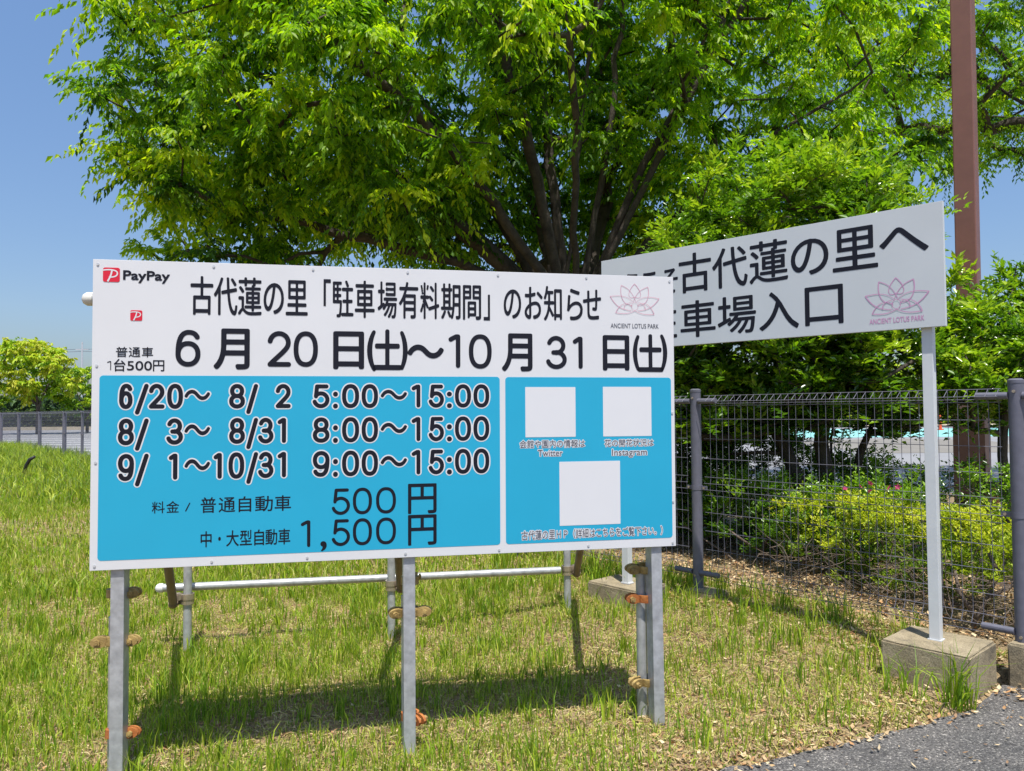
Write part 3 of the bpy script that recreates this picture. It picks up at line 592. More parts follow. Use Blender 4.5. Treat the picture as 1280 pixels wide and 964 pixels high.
for (u, v_, _), lst in zip(DP, [
        [(.700, R(-12), 'rust'), (.510, R(-14), 'rust'), (.510, R(186), 'rust'), (.145, R(-10), 'rust2')],
        [(.690, R(75), 'rust'), (.555, R(-10), 'rust'), (.555, R(190), 'rust'), (.11, R(-60), 'rust2')],
        [(.690, R(184), 'rust'), (.555, R(178), 'rust2'), (.18, R(200), 'rust')]]):
    for z, a, mm in lst: clamp((u+.012, v_-.02, z), a, M[mm], M['rust'], 1.03, tilt=random.uniform(-.15, .15))
# rear pipes, rail, braces (world -> sign frame)
RP = [b1(-1.935, 4.55, 0), b1(-.775, 4.86, 0), b1(.370, 5.27, 0)]
for q in RP:
    mb = MB(); mb.tube([(q[0], q[1], -.3), (q[0], q[1], .95)], .0243, 14); mb.build('rear_pipe', M['pipe'], B1, smooth='auto')
ra = b1(-2.115, 4.55, .372); rb = b1(.33, 5.20, .325)
ra = (ra[0], ra[1]+.052, ra[2]); rb = (rb[0], rb[1]+.052, rb[2])
mb = MB(); mb.tube([ra, rb], .0243, 16); rail = mb.build('rear_rail', M['pipe'], B1, smooth='auto')
d_ = nrm(np.array(ra)-np.array(rb))
def capm(p, d, r=.028, m='cap'):
    p = np.array(p); mb = MB(); mb.tube([p-d*.02, p+d*.004, p+d*.018, p+d*.025], [r, r, r*.7, r*.2], 14)
    mb.build('pipe_cap', M[m], B1, smooth='auto')
capm(ra, d_)
# upper rail right behind the board, poking out at the left edge
mb = MB(); mb.tube([(-.045, .115, 1.888), (2.39, .115, 1.87)], .0243, 16); mb.build('upper_rail', M['pipe'], B1, smooth='auto')
capm((-.05, .115, 1.888), np.array([-1., 0, 0]))
for (u, v_, _), q, off in zip(DP, RP, (-.075, .055, .06)):
    p0 = np.array((u+.06, .15, 1.80)) if off < 0 else np.array((u-.10, .15, 1.80)); p1 = np.array((q[0]+off, q[1]-.03, .315))
    p1 = p1+nrm(p1-p0)*.03
    mb = MB(); mb.tube([p0, p1], .0243, 14); mb.build('brace_pipe', M['dull_pipe'], B1, smooth='auto')
    capm(p1, nrm(p1-p0), .027, 'dull_pipe')
    clamp((q[0], q[1], .335), R(180) if off < 0 else 0, M['zinc'], M['zinc'], 1.0)
    clamp((q[0], q[1]+.002, .305), R(160) if off < 0 else R(10), M['zinc'], M['zinc'], .95)

# ------------------------------------------------------------------ the slanting entrance sign
Y2 = -.769
B2 = empty('entrance_sign', (.6488, 5.4328, 0), 'white entrance sign with pink lotus logo, angled behind the parking notice by the fence', 'sign', rot=(0, 0, Y2))
W2, H2 = 2.206, .65
mb = MB(); mb.box(0, 0, 0, W2, .028, H2); p2 = mb.build('board_panel', M['board2'], B2, bevel=.0012); p2.location = (0, 0, 1.8392)
lettering('printed_character', 'b2', .0010, M['ink'], p2)
flat_plates('caption', GLY['b2cap'], .0010, M['pink2'], p2, kind='stuff')
lotus(1.9720, .1800, .325, .196, .0030, .0010, M['pink2'], p2)
def b2(x, y, z):
    d = np.array([x-.6488, y-5.4328]); c, s_ = math.cos(Y2), math.sin(Y2)
    return (d[0]*c+d[1]*s_, -d[0]*s_+d[1]*c, z)
for (x, y) in ((2.215, 4.02), (.80, 5.37)):
    q = b2(x, y, 0); mb = MB(); h = .026
    mb.box(q[0]-h, .030, .20, q[0]+h, .082, 2.45); mb.build('post', M['white_post'], B2, bevel=.002)
    mb = MB(); mb.box(q[0]-.034, .026, .207, q[0]+.034, .088, .215); mb.build('foot_plate', M['white_post'], B2)

# ------------------------------------------------------------------ concrete blocks
def block(name, cx, cy, a, sx, sy, z0, z1, label, grp='concrete foundation blocks along the fence'):
    import bmesh
    me = bpy.data.meshes.new(name); bm = bmesh.new(); bmesh.ops.create_cube(bm, size=1)
    for v_ in bm.verts: v_.co = (v_.co.x*sx, v_.co.y*sy, z0+(v_.co.z+.5)*(z1-z0))
    bmesh.ops.bevel(bm, geom=bm.edges[:], offset=.010, segments=2, affect='EDGES')
    bmesh.ops.subdivide_edges(bm, edges=bm.edges[:], cuts=4, use_grid_fill=True)
    r_ = random.Random(cx)
    for v_ in bm.verts: v_.co += Vector((r_.uniform(-1, 1), r_.uniform(-1, 1), r_.uniform(-1, 1)))*.0014
    bm.to_mesh(me); bm.free(); me.materials.append(M['block'])
    o = bpy.data.objects.new(name, me); o.location = (cx, cy, 0); o.rotation_euler = (0, 0, a)
    return link(o, None, label, 'concrete block', grp)
BA = math.atan2(-.325, .29)
block('foundation_block', 2.205, 3.995, BA, .42, .40, -.12, .21, 'mossy tan concrete block carrying the near post of the entrance sign')
block('foundation_block', 2.845, 3.815, BA, .60, .34, -.12, .215, 'concrete block at the asphalt edge under the thick right fence post')
block('foundation_block', .80, 5.40, BA, .45, .34, -.12, .205, 'tan concrete block carrying the far post of the entrance sign')
block('foundation_block', 1.36, 5.40, BA, .24, .20, -.12, .150, 'small low concrete block sunk in grass below the left fence post')

# ------------------------------------------------------------------ welded wire fence
FX = math.atan2(FU[1], FU[0])
fence = empty('wire_fence', (FA[0], FA[1], 0), 'grey welded wire mesh fence with round posts between lawn and shrubs', 'fence', rot=(0, 0, FX))
# fence frame: x along the line, y: -FN is lawn side -> local y = left of direction
SIDE = 1 if (np.array([-FU[1], FU[0]])@FN) < 0 else -1     # local +y towards the lawn?
WR = .0018
HZ = [1.51, 1.46, 1.35, 1.21, 1.07, .94, .895, .85, .81, .69, .56, .43, .32, .27, .225]
HN = [0, .0, 0, 0, 0, 0, .010, .010, 0, 0, 0, 0, 0, .03, 0]
vpath = [(0, .225), (.03, .27), (0, .32), (0, .81), (.010, .85), (.010, .895), (0, .94), (0, 1.44), (.055, 1.475), (0, 1.515)]
mbv = MB(); mbv.tube([(0, SIDE*n_, z) for n_, z in vpath], WR, 4, cap=False); vw = mbv.mesh('vertical_wire', M['fence'])
def hwire(L):
    mb = MB(); mb.tube([(0, 0, 0), (L, 0, 0)], WR, 4, cap=False); return mb.mesh('horizontal_wire', M['fence'])
def panel_obj(x0, L, single):
    # frame strip of the panel: bent top beam wires
    mb = MB()
    for n_, z in ((.055, 1.475), (0, 1.515), (0, 1.445)): mb.tube([(x0+.07, SIDE*n_, z), (x0+L-.07, SIDE*n_, z)], WR*1.15, 4, cap=False)
    for i in range(int((L-.16)/.05)+1):
        x = x0+.08+i*.05; mb.tube([(x, 0, 1.515), (x, 0, 1.445)], WR*.9, 4, cap=False)
    if not single:
        for i in range(int((L-.16)/.05)+1):
            x = x0+.08+i*.05; mb.tube([(x, SIDE*n_, z) for n_, z in vpath], WR, 3, cap=False)
        for z, n_ in zip(HZ[1:], HN[1:]): mb.tube([(x0+.07, SIDE*n_, z), (x0+L-.07, SIDE*n_, z)], WR, 3, cap=False)
    o = mb.build('mesh_panel', M['fence'], fence, kind='stuff')
    if single:
        for i in range(int((L-.16)/.05)+1):
            w_ = link(bpy.data.objects.new('vertical_wire', vw), o); w_.location = (x0+.08+i*.05, 0, 0)
        hw = hwire(L-.14)
        for z, n_ in zip(HZ[1:], HN[1:]):
            w_ = link(bpy.data.objects.new('horizontal_wire', hw), o); w_.location = (x0+.07, SIDE*(n_+.0045), z)
    return o
_m = MB(); _m.tube([(0, 0, 0), (.15, 0, 0)], .019, 10); SLEEVE = _m.mesh('sleeve', M['fence'], smooth='auto')
_m = MB(); _m.tube([(0, 0, 0), (0, SIDE*.009, 0)], .008, 8); BOLT = _m.mesh('bolt', M['zinc'])
def fpost(x, zb=-.2, zt=1.555, r=.037):
    mb = MB(); mb.tube([(x, 0, zb), (x, 0, zt)], r, 20); o = mb.build('post', M['fence'], fence, smooth='auto')
    mb = MB(); mb.tube([(x, 0, zt-.012), (x, 0, zt+.004), (x, 0, zt+.012)], [r*1.05, r*1.05, r*.7], 20); mb.build('cap', M['fence'], o, smooth='auto')
    mb = MB(); mb.tube([(x, 0, .845), (x, 0, .875)], r*1.07, 20); mb.box(x-.085, -.006, .846, x+.085, .006, .874)
    mb.build('band', M['fence'], o, smooth='auto')
    for z in (1.478, .262):
        for d in (-1, 1):
            q = link(bpy.data.objects.new('sleeve', SLEEVE), o); q.location = (x+d*(r-.004), SIDE*.018, z); q.scale = (d, 1, 1)
    for z, bx, by in ((1.50, 0, r-.002), (.24, 0, r-.002), (.86, -.065, .004), (.86, .065, .004)):
        q = link(bpy.data.objects.new('bolt', BOLT), o); q.location = (x+bx, SIDE*by, z)
    return o
PX = [0, 2.0, 4.0, 6.0, 8.0, 10, 12, 14, 16, 18, 20, 22]+[24.4, 28.5, 33, 37.8, 42.6]
for i, x in enumerate(PX): fpost(x, zt=1.555 if i < 9 else 1.45, r=.037 if i < 12 else .055)
for i, (a, b) in enumerate(zip(PX[:-1], PX[1:])): panel_obj(a, b-a, i < 2)

# ------------------------------------------------------------------ grass, straw, litter
def blades(n_target, xr, yr, dens, hgt, wid, pal, name, m, label, flat=False, tuft=0, keep=None, bend=.5, mix=None):
    x = rng.uniform(*xr, n_target); y = rng.uniform(*yr, n_target)
    if tuft:
        cx = rng.uniform(*xr, tuft); cy = rng.uniform(*yr, tuft); k = rng.integers(0, tuft, n_target)
        sg = np.abs(rng.normal(0, .035, tuft))+.012
        x = cx[k]+rng.normal(0, 1, n_target)*sg[k]; y = cy[k]+rng.normal(0, 1, n_target)*sg[k]
    ok = rng.random(n_target) < dens(x, y); x = x[ok]; y = y[ok]; n = len(x)
    z = gh(x, y)-.004
    h = hgt(x, y)*rng.uniform(.5, 1.25, n); wd = wid(x, y)*rng.uniform(.7, 1.3, n)
    a = rng.uniform(0, 2*math.pi, n); f = rng.uniform(0, 2*math.pi, n)
    le = rng.uniform(.1, 1, n)*bend
    if flat:
        z = z+rng.uniform(.003, .016, n); d = np.stack([np.cos(a), np.sin(a), rng.normal(0, .18, n)], 1)
        s_ = np.stack([-np.sin(a), np.cos(a), rng.normal(0, .3, n)], 1)
        P = np.stack([x, y, z], 1)
        b0 = P-d*h[:, None]/2; m0 = P+np.stack([0*x, 0*x, .12*h], 1)+s_*(h*.08)[:, None]; t0 = P+d*h[:, None]/2
        f2 = s_
    else:
        P = np.stack([x, y, z], 1); lean = np.stack([np.cos(a), np.sin(a), 0*a], 1)
        f2 = np.stack([np.cos(f), np.sin(f), 0*f], 1)
        b0 = P; m0 = P+lean*(h*le*.25)[:, None]; m0[:, 2] += h*.55
        t0 = P+lean*(h*le)[:, None]; t0[:, 2] += h*(1-.35*le)
    V = np.stack([b0-f2*wd[:, None]/2, b0+f2*wd[:, None]/2, m0+f2*wd[:, None]*.42, m0-f2*wd[:, None]*.42, t0], 1)
    i = np.arange(n)*5
    T = np.concatenate([np.stack([i, i+1, i+2], 1), np.stack([i, i+2, i+3], 1), np.stack([i+3, i+2, i+4], 1)])
    pal = np.array(pal); c = pal[rng.integers(0, len(pal), n)] if mix is None else pal[mix(x, y, n)]
    c = c*rng.uniform(.75, 1.25, (n, 1))
    C = np.repeat(c, 5, 0)
    o = link(bpy.data.objects.new(name, np_mesh(name, V.reshape(-1, 3), 3, T, m, C)), None, label, None, None, 'stuff'); return o
def lawn(x, y):
    s = fdist(x, y); ok = (s < .35) & ~((x > -.95) & (y < edge_y(x)+.03)) & ~((x >= 2.0) & (y < 4.2) & (s > -.9))
    for cx, cy, r_ in ((2.235, 3.995, .27), (.80, 5.40, .22)): ok &= ((x-cx)**2+(y-cy)**2 > r_*r_)
    return ok.astype(float)
def vis(x, y): return ((x/y > -.76) & (x/y < .78)).astype(float)
def patch(x, y): return ss(.30, .62, .6*vn(x*1.7+3, y*1.7+1)+.4*vn(x*5.3, y*5.3))
def leftness(x, y): return np.clip(ss(1.3, -1.6, x)+ss(4.5, 7, y), 0, 1)
G = [(.20, .33, .018), (.27, .39, .022), (.34, .43, .03), (.40, .46, .05), (.14, .25, .02), (.48, .47, .14)]
ST = [(.50, .38, .18), (.42, .30, .13), (.62, .50, .28), (.30, .17, .08), (.46, .38, .14), (.24, .13, .07), (.44, .42, .14)]
blades(185000, (-4.9, 3.0), (2.3, 6.2), lambda x, y: lawn(x, y)*vis(x, y)*(.06+.66*patch(x, y)*(.45+.55*ss(.25, .6, vn(x*.8+20, y*.8+7))))*(.34+.66*leftness(x, y)),
       lambda x, y: .042+.034*patch(x, y), lambda x, y: .0037+0*x, G, 'grass', M['grass'], 'short yellow green lawn grass around the sign posts', bend=.7)
blades(30000, (-4.9, 2.6), (2.5, 6.2), lambda x, y: lawn(x, y)*vis(x, y)*(.4+.6*leftness(x, y)),
       lambda x, y: .105+.05*vn(x*3, y*3), lambda x, y: .0058+0*x, G[:4]+G[4:5]*2, 'grass', M['grass'], 'taller grass tufts standing in the dry lawn', tuft=1500, bend=.6)
blades(90000, (-4.9, 3.0), (2.3, 6.2), lambda x, y: lawn(x, y)*vis(x, y)*(.55+.45*patch(x+9, y+4)),
       lambda x, y: .028+.02*vn(x*4, y*4), lambda x, y: .0052+0*x, G[1:]+[(.45, .48, .10), (.55, .50, .20), (.38, .46, .05)], 'ground_cover', M['grass'], 'low curled weeds and short pale blades between the grass', bend=1.6)
blades(90000, (-8.5, 2.2), (5.8, 12), lambda x, y: lawn(x, y)*vis(x, y)*(.35+.65*patch(x*.6, y*.6)),
       lambda x, y: .09+.08*vn(x*.9, y*.9), lambda x, y: .009+0*x, G, 'grass', M['grass'], 'lawn grass in the middle distance behind the notice board', bend=.7)
blades(80000, (-22, -3), (11.5, 30), lambda x, y: lawn(x, y)*vis(x, y),
       lambda x, y: .11+.10*vn(x*.4, y*.4)+.30*ss(-3.0, -.8, fdist(x, y)), lambda x, y: .020+0*x, G[:4]+[(.17, .27, .05), (.24, .28, .07)], 'grass', M['grass'], 'long grass at the far left running up to the fence', bend=.8)
# taller weeds along fence foot and at the block
blades(3600, (-.6, 2.5), (3.9, 7.4), lambda x, y: ((np.abs(fdist(x, y)+.1) < .38) & ~((x > 2.0) & (y < 4.3))).astype(float)*vis(x, y),
       lambda x, y: .17+.10*vn(x*4, y*4), lambda x, y: .007+0*x, G[:4]+G[4:5], 'weeds', M['grass'], 'tall thin weeds growing through the foot of the fence', tuft=210, bend=.55)
def tuftat(cx, cy, n, h, wdt, name, label, sp=.03):
    blades(n, (cx-sp, cx+sp), (cy-sp, cy+sp), lambda x, y: 1+0*x, lambda x, y: h+0*x, lambda x, y: wdt+0*x, G[:3]+G[4:5], name, M['grass'], label, bend=.95)
tuftat(2.10, 3.66, 60, .30, .008, 'grass_tuft', 'arching green grass tuft in front of the near concrete block', .06)
tuftat(1.90, 3.78, 30, .26, .007, 'grass_tuft', 'thin grass tuft at the left face of the near concrete block', .07)
tuftat(.62, 5.62, 40, .34, .011, 'grass_tuft', 'broad bladed grass tuft beside the far concrete block', .05)
# straw + litter
blades(160000, (-4.9, 3.0), (2.2, 6.4), lambda x, y: lawn(x, y)*vis(x, y)*(1-.1*leftness(x, y)), lambda x, y: .055+0*x, lambda x, y: .0034+0*x, ST, 'straw', M['dry'],
       'dry straw and clippings lying over the lawn', flat=True)
blades(30000, (-8, 2.4), (6, 12), lambda x, y: lawn(x, y)*vis(x, y), lambda x, y: .09+0*x, lambda x, y: .009+0*x, ST, 'straw', M['dry'], 'dry straw thatch in the middle distance', flat=True)
def litter(n, fx, name, label, size=(.02, .045), pal=None):
    x, y = fx(n); x = x[(lawnok := (~np.isnan(x)))]; y = y[lawnok]; n = len(x)
    z = np.maximum(gh(x, y), np.where((x > -.9) & (y < edge_y(x)), 0.0, -1))+rng.uniform(.004, .018, n)
    L = rng.uniform(*size, n); a = rng.uniform(0, 6.28, n); d = np.stack([np.cos(a), np.sin(a), rng.normal(0, .3, n)], 1)
    s_ = np.stack([-np.sin(a), np.cos(a), rng.normal(0, .35, n)], 1); P = np.stack([x, y, z], 1); wv = L*rng.uniform(.18, .3, n)
    upv = np.zeros((n, 3)); upv[:, 2] = 1
    V = np.stack([P-d*L[:, None]/2+upv*(L*.15)[:, None], P+s_*wv[:, None]+upv*(L*.12)[:, None], P, P-s_*wv[:, None]+upv*(L*.12)[:, None], P+d*L[:, None]/2+upv*(L*.2)[:, None]], 1)
    i = np.arange(n)*5; T = np.concatenate([np.stack([i, i+2, i+1], 1), np.stack([i, i+3, i+2], 1), np.stack([i+2, i+4, i+1], 1), np.stack([i+3, i+4, i+2], 1)])
    pl = np.array(pal or [(.42, .29, .15), (.52, .38, .21), (.30, .19, .11), (.60, .48, .30), (.46, .26, .12)])
    C = np.repeat(pl[rng.integers(0, len(pl), n)]*rng.uniform(.7, 1.2, (n, 1)), 5, 0)
    link(bpy.data.objects.new(name, np_mesh(name, V.reshape(-1, 3), 3, T, M['dry'], C)), None, label, None, None, 'stuff')
def f1(n):
    x = rng.uniform(-.2, 2.3, n); y = edge_y(x)+np.abs(rng.normal(0, .22, n))-.05; return x, y
litter(1000, f1, 'dead_leaves', 'brown and tan fallen leaves along the asphalt edge', (.014, .036))
litter(2600, lambda n: (rng.uniform(-2.6, 2.4, n), rng.uniform(2.6, 6.0, n)), 'dead_leaves', 'small fallen leaves scattered in the thin grass', (.012, .03))
def f2(n):
    t_ = rng.uniform(-3.5, 3.5, n); s_ = rng.uniform(-.3, 2.2, n); return FA[0]+FU[0]*t_+FN[0]*s_+FU[0]*2*0, FA[1]+FU[1]*t_+FN[1]*s_
litter(15000, f2, 'leaf_litter', 'thick tan leaf litter on the ground behind the fence', (.02, .05))

# ------------------------------------------------------------------ plants
def leaf_arrays(P, D, N, L, Wd, C, fold=.25):
    """P base, D direction, N normal; quad leaf folded on its midrib"""
    S = nrm(np.cross(D, N)); N = nrm(np.cross(S, D))
    L = L[:, None]; Wd = Wd[:, None]
    V = np.stack([P, P+D*L*.42+S*Wd*.5+N*Wd*fold, P+D*L-N*L*.12, P+D*L*.42-S*Wd*.5+N*Wd*fold], 1)
    return V.reshape(-1, 3), np.repeat(C, 4, 0)
def leaf_obj(name, V, C, m, parent, kind='stuff'):
    n = len(V)//4; F = np.arange(n*4).reshape(n, 4)
    i = F; T = np.concatenate([i[:, [0, 1, 2]], i[:, [0, 2, 3]]])
    return link(bpy.data.objects.new(name, np_mesh(name, V, 3, T, m, C)), parent, kind=kind)
def cluster_leaves(cen, rad, tw, per, L0, asp, pal, droop, bright, up_bias=.35, flat=.55, seed=0, updir=None):
    """sprays: each cluster has 'tw' twigs with 'per' leaves along each"""
    g = np.random.default_rng(seed); nC = len(cen)
    d = g.normal(0, 1, (nC, tw, 3)); d[..., 2] = d[..., 2]*flat+up_bias*.3; d = nrm(d)
    ln = (rad[:, None]*g.uniform(.55, 1.15, (nC, tw)))
    t_ = (np.arange(per)+g.random((nC, tw, per)))/per
    P = cen[:, None, None, :]+d[:, :, None, :]*(t_*ln[:, :, None])[..., None]
    P[..., 2] -= droop*(t_**2)*ln[:, :, None]
    P = P+g.normal(0, .012, P.shape)
    side = g.choice([-1, 1], (nC, tw, per))
    hor = nrm(np.cross(d, np.array([0, 0, 1.]))+1e-6)
    D = d[:, :, None, :]*.7+hor[:, :, None, :]*side[..., None]*.8+g.normal(0, .28, P.shape)
    D[..., 2] += (updir if updir is not None else -1.0)
    D = nrm(D); N = np.zeros_like(P); N[..., 2] = 1; N = nrm(N+g.normal(0, .45, P.shape))
    n = nC*tw*per; P = P.reshape(n, 3); D = D.reshape(n, 3); N = N.reshape(n, 3)
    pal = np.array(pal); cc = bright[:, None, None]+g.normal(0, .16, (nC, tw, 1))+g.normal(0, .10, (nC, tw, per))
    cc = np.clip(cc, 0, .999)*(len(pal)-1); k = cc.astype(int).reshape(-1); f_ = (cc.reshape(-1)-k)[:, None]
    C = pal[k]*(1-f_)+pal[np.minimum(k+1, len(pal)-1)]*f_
    L = L0*g.uniform(.6, 1.2, n); return leaf_arrays(P, D, N, L, L*asp*g.uniform(.85, 1.15, n), C)
class Skel:
    def __init__(s, base, lim_pts):
        s.p = [np.array(base, float)]; s.par = [-1]
    def chain(s, start, pts):
        k = start
        for q in pts: s.p.append(np.array(q, float)); s.par.append(k); k = len(s.p)-1
        return k
def build_branches(name, s, m, parent, tip=.006, base_r=.35, pw=1.85, minr=.0035, side=7):
    n = len(s.p); r = np.zeros(n); kids = [[] for _ in range(n)]
    for i in range(1, n): kids[s.par[i]].append(i)
    for i in range(n-1, -1, -1):
        r[i] = tip if not kids[i] else (sum(r[k]**pw for k in kids[i])+(tip*.3)**pw)**(1/pw)
    sc = base_r/r[0]; r = np.maximum(r*sc, minr) if sc < 1 else np.maximum(r*sc**.9, minr)
    mb = MB(); 
    start = [0]; done = set()
    # chains following the thickest kid
    stack = [(0, None)]
    while stack:
        i, fr = stack.pop()
        pts = []; rr = []
        if fr is not None: pts.append(s.p[fr]); rr.append(min(r[i]*1.25, r[fr]))
        k = i
        while True:
            pts.append(s.p[k]); rr.append(r[k])
            if not kids[k]: break
            kk = max(kids[k], key=lambda q: r[q])
            for q in kids[k]:
                if q != kk: stack.append((q, k))
            k = kk
        if len(pts) > 1: mb.tube(pts, rr, side if rr[0] > .02 else 4, cap=False)
    return mb.build(name, m, parent, smooth=True)
def tree(name, label, base, fork_z, limbs, lobes, ncl, leafspec, trunk_r, seed, pal, group=None, voids=(), crad=(.35, .6), lean=0, surf=.55, mleaf='leaf', barkm='bark', fork_spread=.2):
    g = np.random.default_rng(seed)
    T = empty(name, base, label, 'tree', group); B = np.array(base, float)
    s = Skel((0, 0, -.1), None)
    tr = s.chain(0, [(g.normal(0, .02), g.normal(0, .02), fork_z*q) for q in (.2, .45, .7, .88)])
    for lb in limbs:     # limb: list of world points
        a = s.p[tr]; pts = [np.array(q)-B for q in lb]; full = [a]+pts; out = []
        for q0, q1 in zip(full[:-1], full[1:]):
            k = max(2, int(np.linalg.norm(q1-q0)/.28))
            for j in range(1, k+1): out.append(q0+(q1-q0)*j/k)
        out = np.array(out)
        if len(out) > 4:
            for _ in range(2): out[1:-1] = (out[:-2]+2*out[1:-1]+out[2:])/4
        out = out+g.normal(0, .018, out.shape)
        s.chain(tr, out)
    # cluster centres in the lobes (super-ellipsoids), denser near the surface
    cen = []; br = []; tries = 0
    vol = np.array([l[3]*l[4]*l[5] for l in lobes]); vol = vol/vol.sum()
    while len(cen) < ncl and tries < ncl*60:
        tries += 1; l = lobes[g.choice(len(lobes), p=vol)]
        q = g.uniform(-1, 1, 3); e = (abs(q)**l[6]).sum()
        if e > 1 or (e < surf and g.random() < .55): continue
        P = np.array(l[:3])+q*np.array(l[3:6])
        if any((((P-np.array(v_[:3]))/np.array(v_[3:6]))**2).sum() < 1 for v_ in voids): continue
        if cen and np.min(((np.array(cen[-400:])-P)**2).sum(1)) < (crad[0]*.55)**2: continue
        cen.append(P); br.append(.44+.17*q[2]+.16*e+g.normal(0, .22))  # top and outer clusters get lit leaf colours, inner ones shaded
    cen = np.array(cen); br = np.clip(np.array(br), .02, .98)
    loc = cen-B; o = np.argsort(np.linalg.norm(loc-s.p[tr], axis=1)); fk = s.p[tr]
    for i in o:
        Pn = np.array(s.p[3:]); dist = np.linalg.norm(Pn-loc[i], axis=1)
        inner = np.linalg.norm(Pn-fk, axis=1); pen = np.where(inner > np.linalg.norm(loc[i]-fk)+.1, 1.5, 0)+np.where(Pn[:, 2] > loc[i][2]+.3, .5, 0)
        j = int(np.argmin(dist+pen)); a = Pn[j]; L = dist[j]
        k = max(1, int(L/.3)); pts = []
        for q in range(1, k+1):
            t_ = q/k; pts.append(a+(loc[i]-a)*t_+np.array([0, 0, .10*L*math.sin(math.pi*t_)])+(g.normal(0, .03, 3) if q < k else 0))
        s.chain(j+3, pts)
    build_branches('trunk', s, M[barkm], T, base_r=trunk_r)
    rad = g.uniform(*crad, len(cen)); tw, per, L0, asp, droop = leafspec
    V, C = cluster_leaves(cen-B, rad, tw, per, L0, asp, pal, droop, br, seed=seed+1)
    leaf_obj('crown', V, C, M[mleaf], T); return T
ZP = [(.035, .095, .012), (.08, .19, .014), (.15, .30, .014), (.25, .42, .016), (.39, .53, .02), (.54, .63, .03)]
ZB_ = (.72, 9.0, .05)
limbs = [
    [(.45, 8.9, 2.6), (-.3, 8.7, 3.3), (-1.4, 8.4, 4.2), (-2.6, 8.0, 5.0), (-3.8, 7.6, 5.5)],
    [(.35, 8.9, 2.7), (-.6, 8.6, 3.15), (-1.9, 8.3, 3.4), (-3.4, 8.0, 3.7)],
    [(.4, 9.1, 2.7), (.0, 9.0, 3.6), (-.9, 8.9, 4.9), (-2.0, 8.6, 6.2)],
    [(.55, 8.8, 2.9), (.3, 8.4, 4.0), (-.1, 7.8, 5.4), (-.6, 7.2, 6.8)],
    [(.6, 8.9, 3.2), (.45, 8.9, 4.6), (.2, 8.7, 6.2), (.1, 8.5, 8.0)],
    [(.65, 8.75, 3.0), (.78, 8.5, 4.4), (.95, 8.0, 6.0), (1.1, 7.6, 7.6)],
    [(.85, 8.9, 3.0), (1.1, 8.7, 4.3), (1.3, 8.5, 6.0), (1.5, 8.3, 7.6)],
    [(.95, 8.8, 2.9), (1.35, 8.5, 3.9), (2.0, 8.3, 5.0), (2.8, 8.2, 6.2)],
    [(1.0, 9.0, 2.7), (1.7, 8.9, 3.5), (2.8, 8.6, 4.4), (4.0, 8.3, 5.1)],
    [(1.0, 8.9, 2.5), (1.8, 8.6, 3.0), (3.0, 8.4, 3.5), (4.2, 8.2, 4.0)],
    [(.9, 9.2, 3.0), (1.3, 9.9, 4.4), (1.9, 10.8, 5.8), (2.2, 11.5, 7)],
    [(.6, 9.3, 3.0), (.2, 10.1, 4.4), (-.5, 11.0, 5.8)],
    [(.7, 8.6, 2.9), (.7, 7.9, 3.8), (.6, 7.0, 4.6), (.4, 6.2, 5.2)],
    [(.5, 8.7, 2.8), (-.2, 8.0, 3.7), (-1.0, 7.2, 4.4), (-1.8, 6.6, 4.9)],
    [(.9, 8.7, 2.8), (1.5, 8.4, 3.9), (2.1, 8.2, 5.1), (2.5, 8.0, 6.2)]]
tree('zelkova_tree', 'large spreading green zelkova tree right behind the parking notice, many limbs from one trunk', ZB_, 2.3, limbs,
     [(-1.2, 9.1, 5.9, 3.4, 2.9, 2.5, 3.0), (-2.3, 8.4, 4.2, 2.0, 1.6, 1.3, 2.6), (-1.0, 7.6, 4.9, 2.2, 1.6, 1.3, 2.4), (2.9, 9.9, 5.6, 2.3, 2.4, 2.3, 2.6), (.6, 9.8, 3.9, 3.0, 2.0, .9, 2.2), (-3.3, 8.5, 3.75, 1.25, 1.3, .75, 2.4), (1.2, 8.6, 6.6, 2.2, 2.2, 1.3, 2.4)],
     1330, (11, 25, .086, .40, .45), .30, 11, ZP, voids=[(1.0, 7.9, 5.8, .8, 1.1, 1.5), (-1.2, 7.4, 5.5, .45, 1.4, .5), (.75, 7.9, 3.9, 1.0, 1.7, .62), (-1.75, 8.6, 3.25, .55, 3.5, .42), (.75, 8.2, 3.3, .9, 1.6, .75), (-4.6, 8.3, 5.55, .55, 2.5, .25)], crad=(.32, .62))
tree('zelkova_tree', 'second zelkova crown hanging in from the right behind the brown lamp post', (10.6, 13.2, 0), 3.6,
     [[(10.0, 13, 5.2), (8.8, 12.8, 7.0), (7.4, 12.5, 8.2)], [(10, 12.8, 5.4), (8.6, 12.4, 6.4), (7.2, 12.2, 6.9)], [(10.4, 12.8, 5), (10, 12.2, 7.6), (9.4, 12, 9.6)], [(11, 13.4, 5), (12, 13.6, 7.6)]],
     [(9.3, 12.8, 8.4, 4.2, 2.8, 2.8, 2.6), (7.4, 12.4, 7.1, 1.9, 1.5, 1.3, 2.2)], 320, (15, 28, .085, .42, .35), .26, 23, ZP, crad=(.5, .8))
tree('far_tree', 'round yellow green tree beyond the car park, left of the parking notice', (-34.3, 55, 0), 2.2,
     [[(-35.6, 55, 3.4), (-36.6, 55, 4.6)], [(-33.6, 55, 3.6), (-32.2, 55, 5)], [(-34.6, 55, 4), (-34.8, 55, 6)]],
     [(-35.4, 55, 4.9, 3.0, 2.4, 2.0, 2.4), (-32.9, 54.6, 4.4, 1.9, 1.6, 1.7, 2.2), (-36.4, 55, 3.2, 1.9, 1.6, 1.3, 2.2)], 190, (9, 11, .26, .5, .3), .16, 31, ZP[2:]+[(.46, .50, .04), (.50, .50, .05)], group='trees beyond the car park', crad=(.4, .75), mleaf='tree_far')
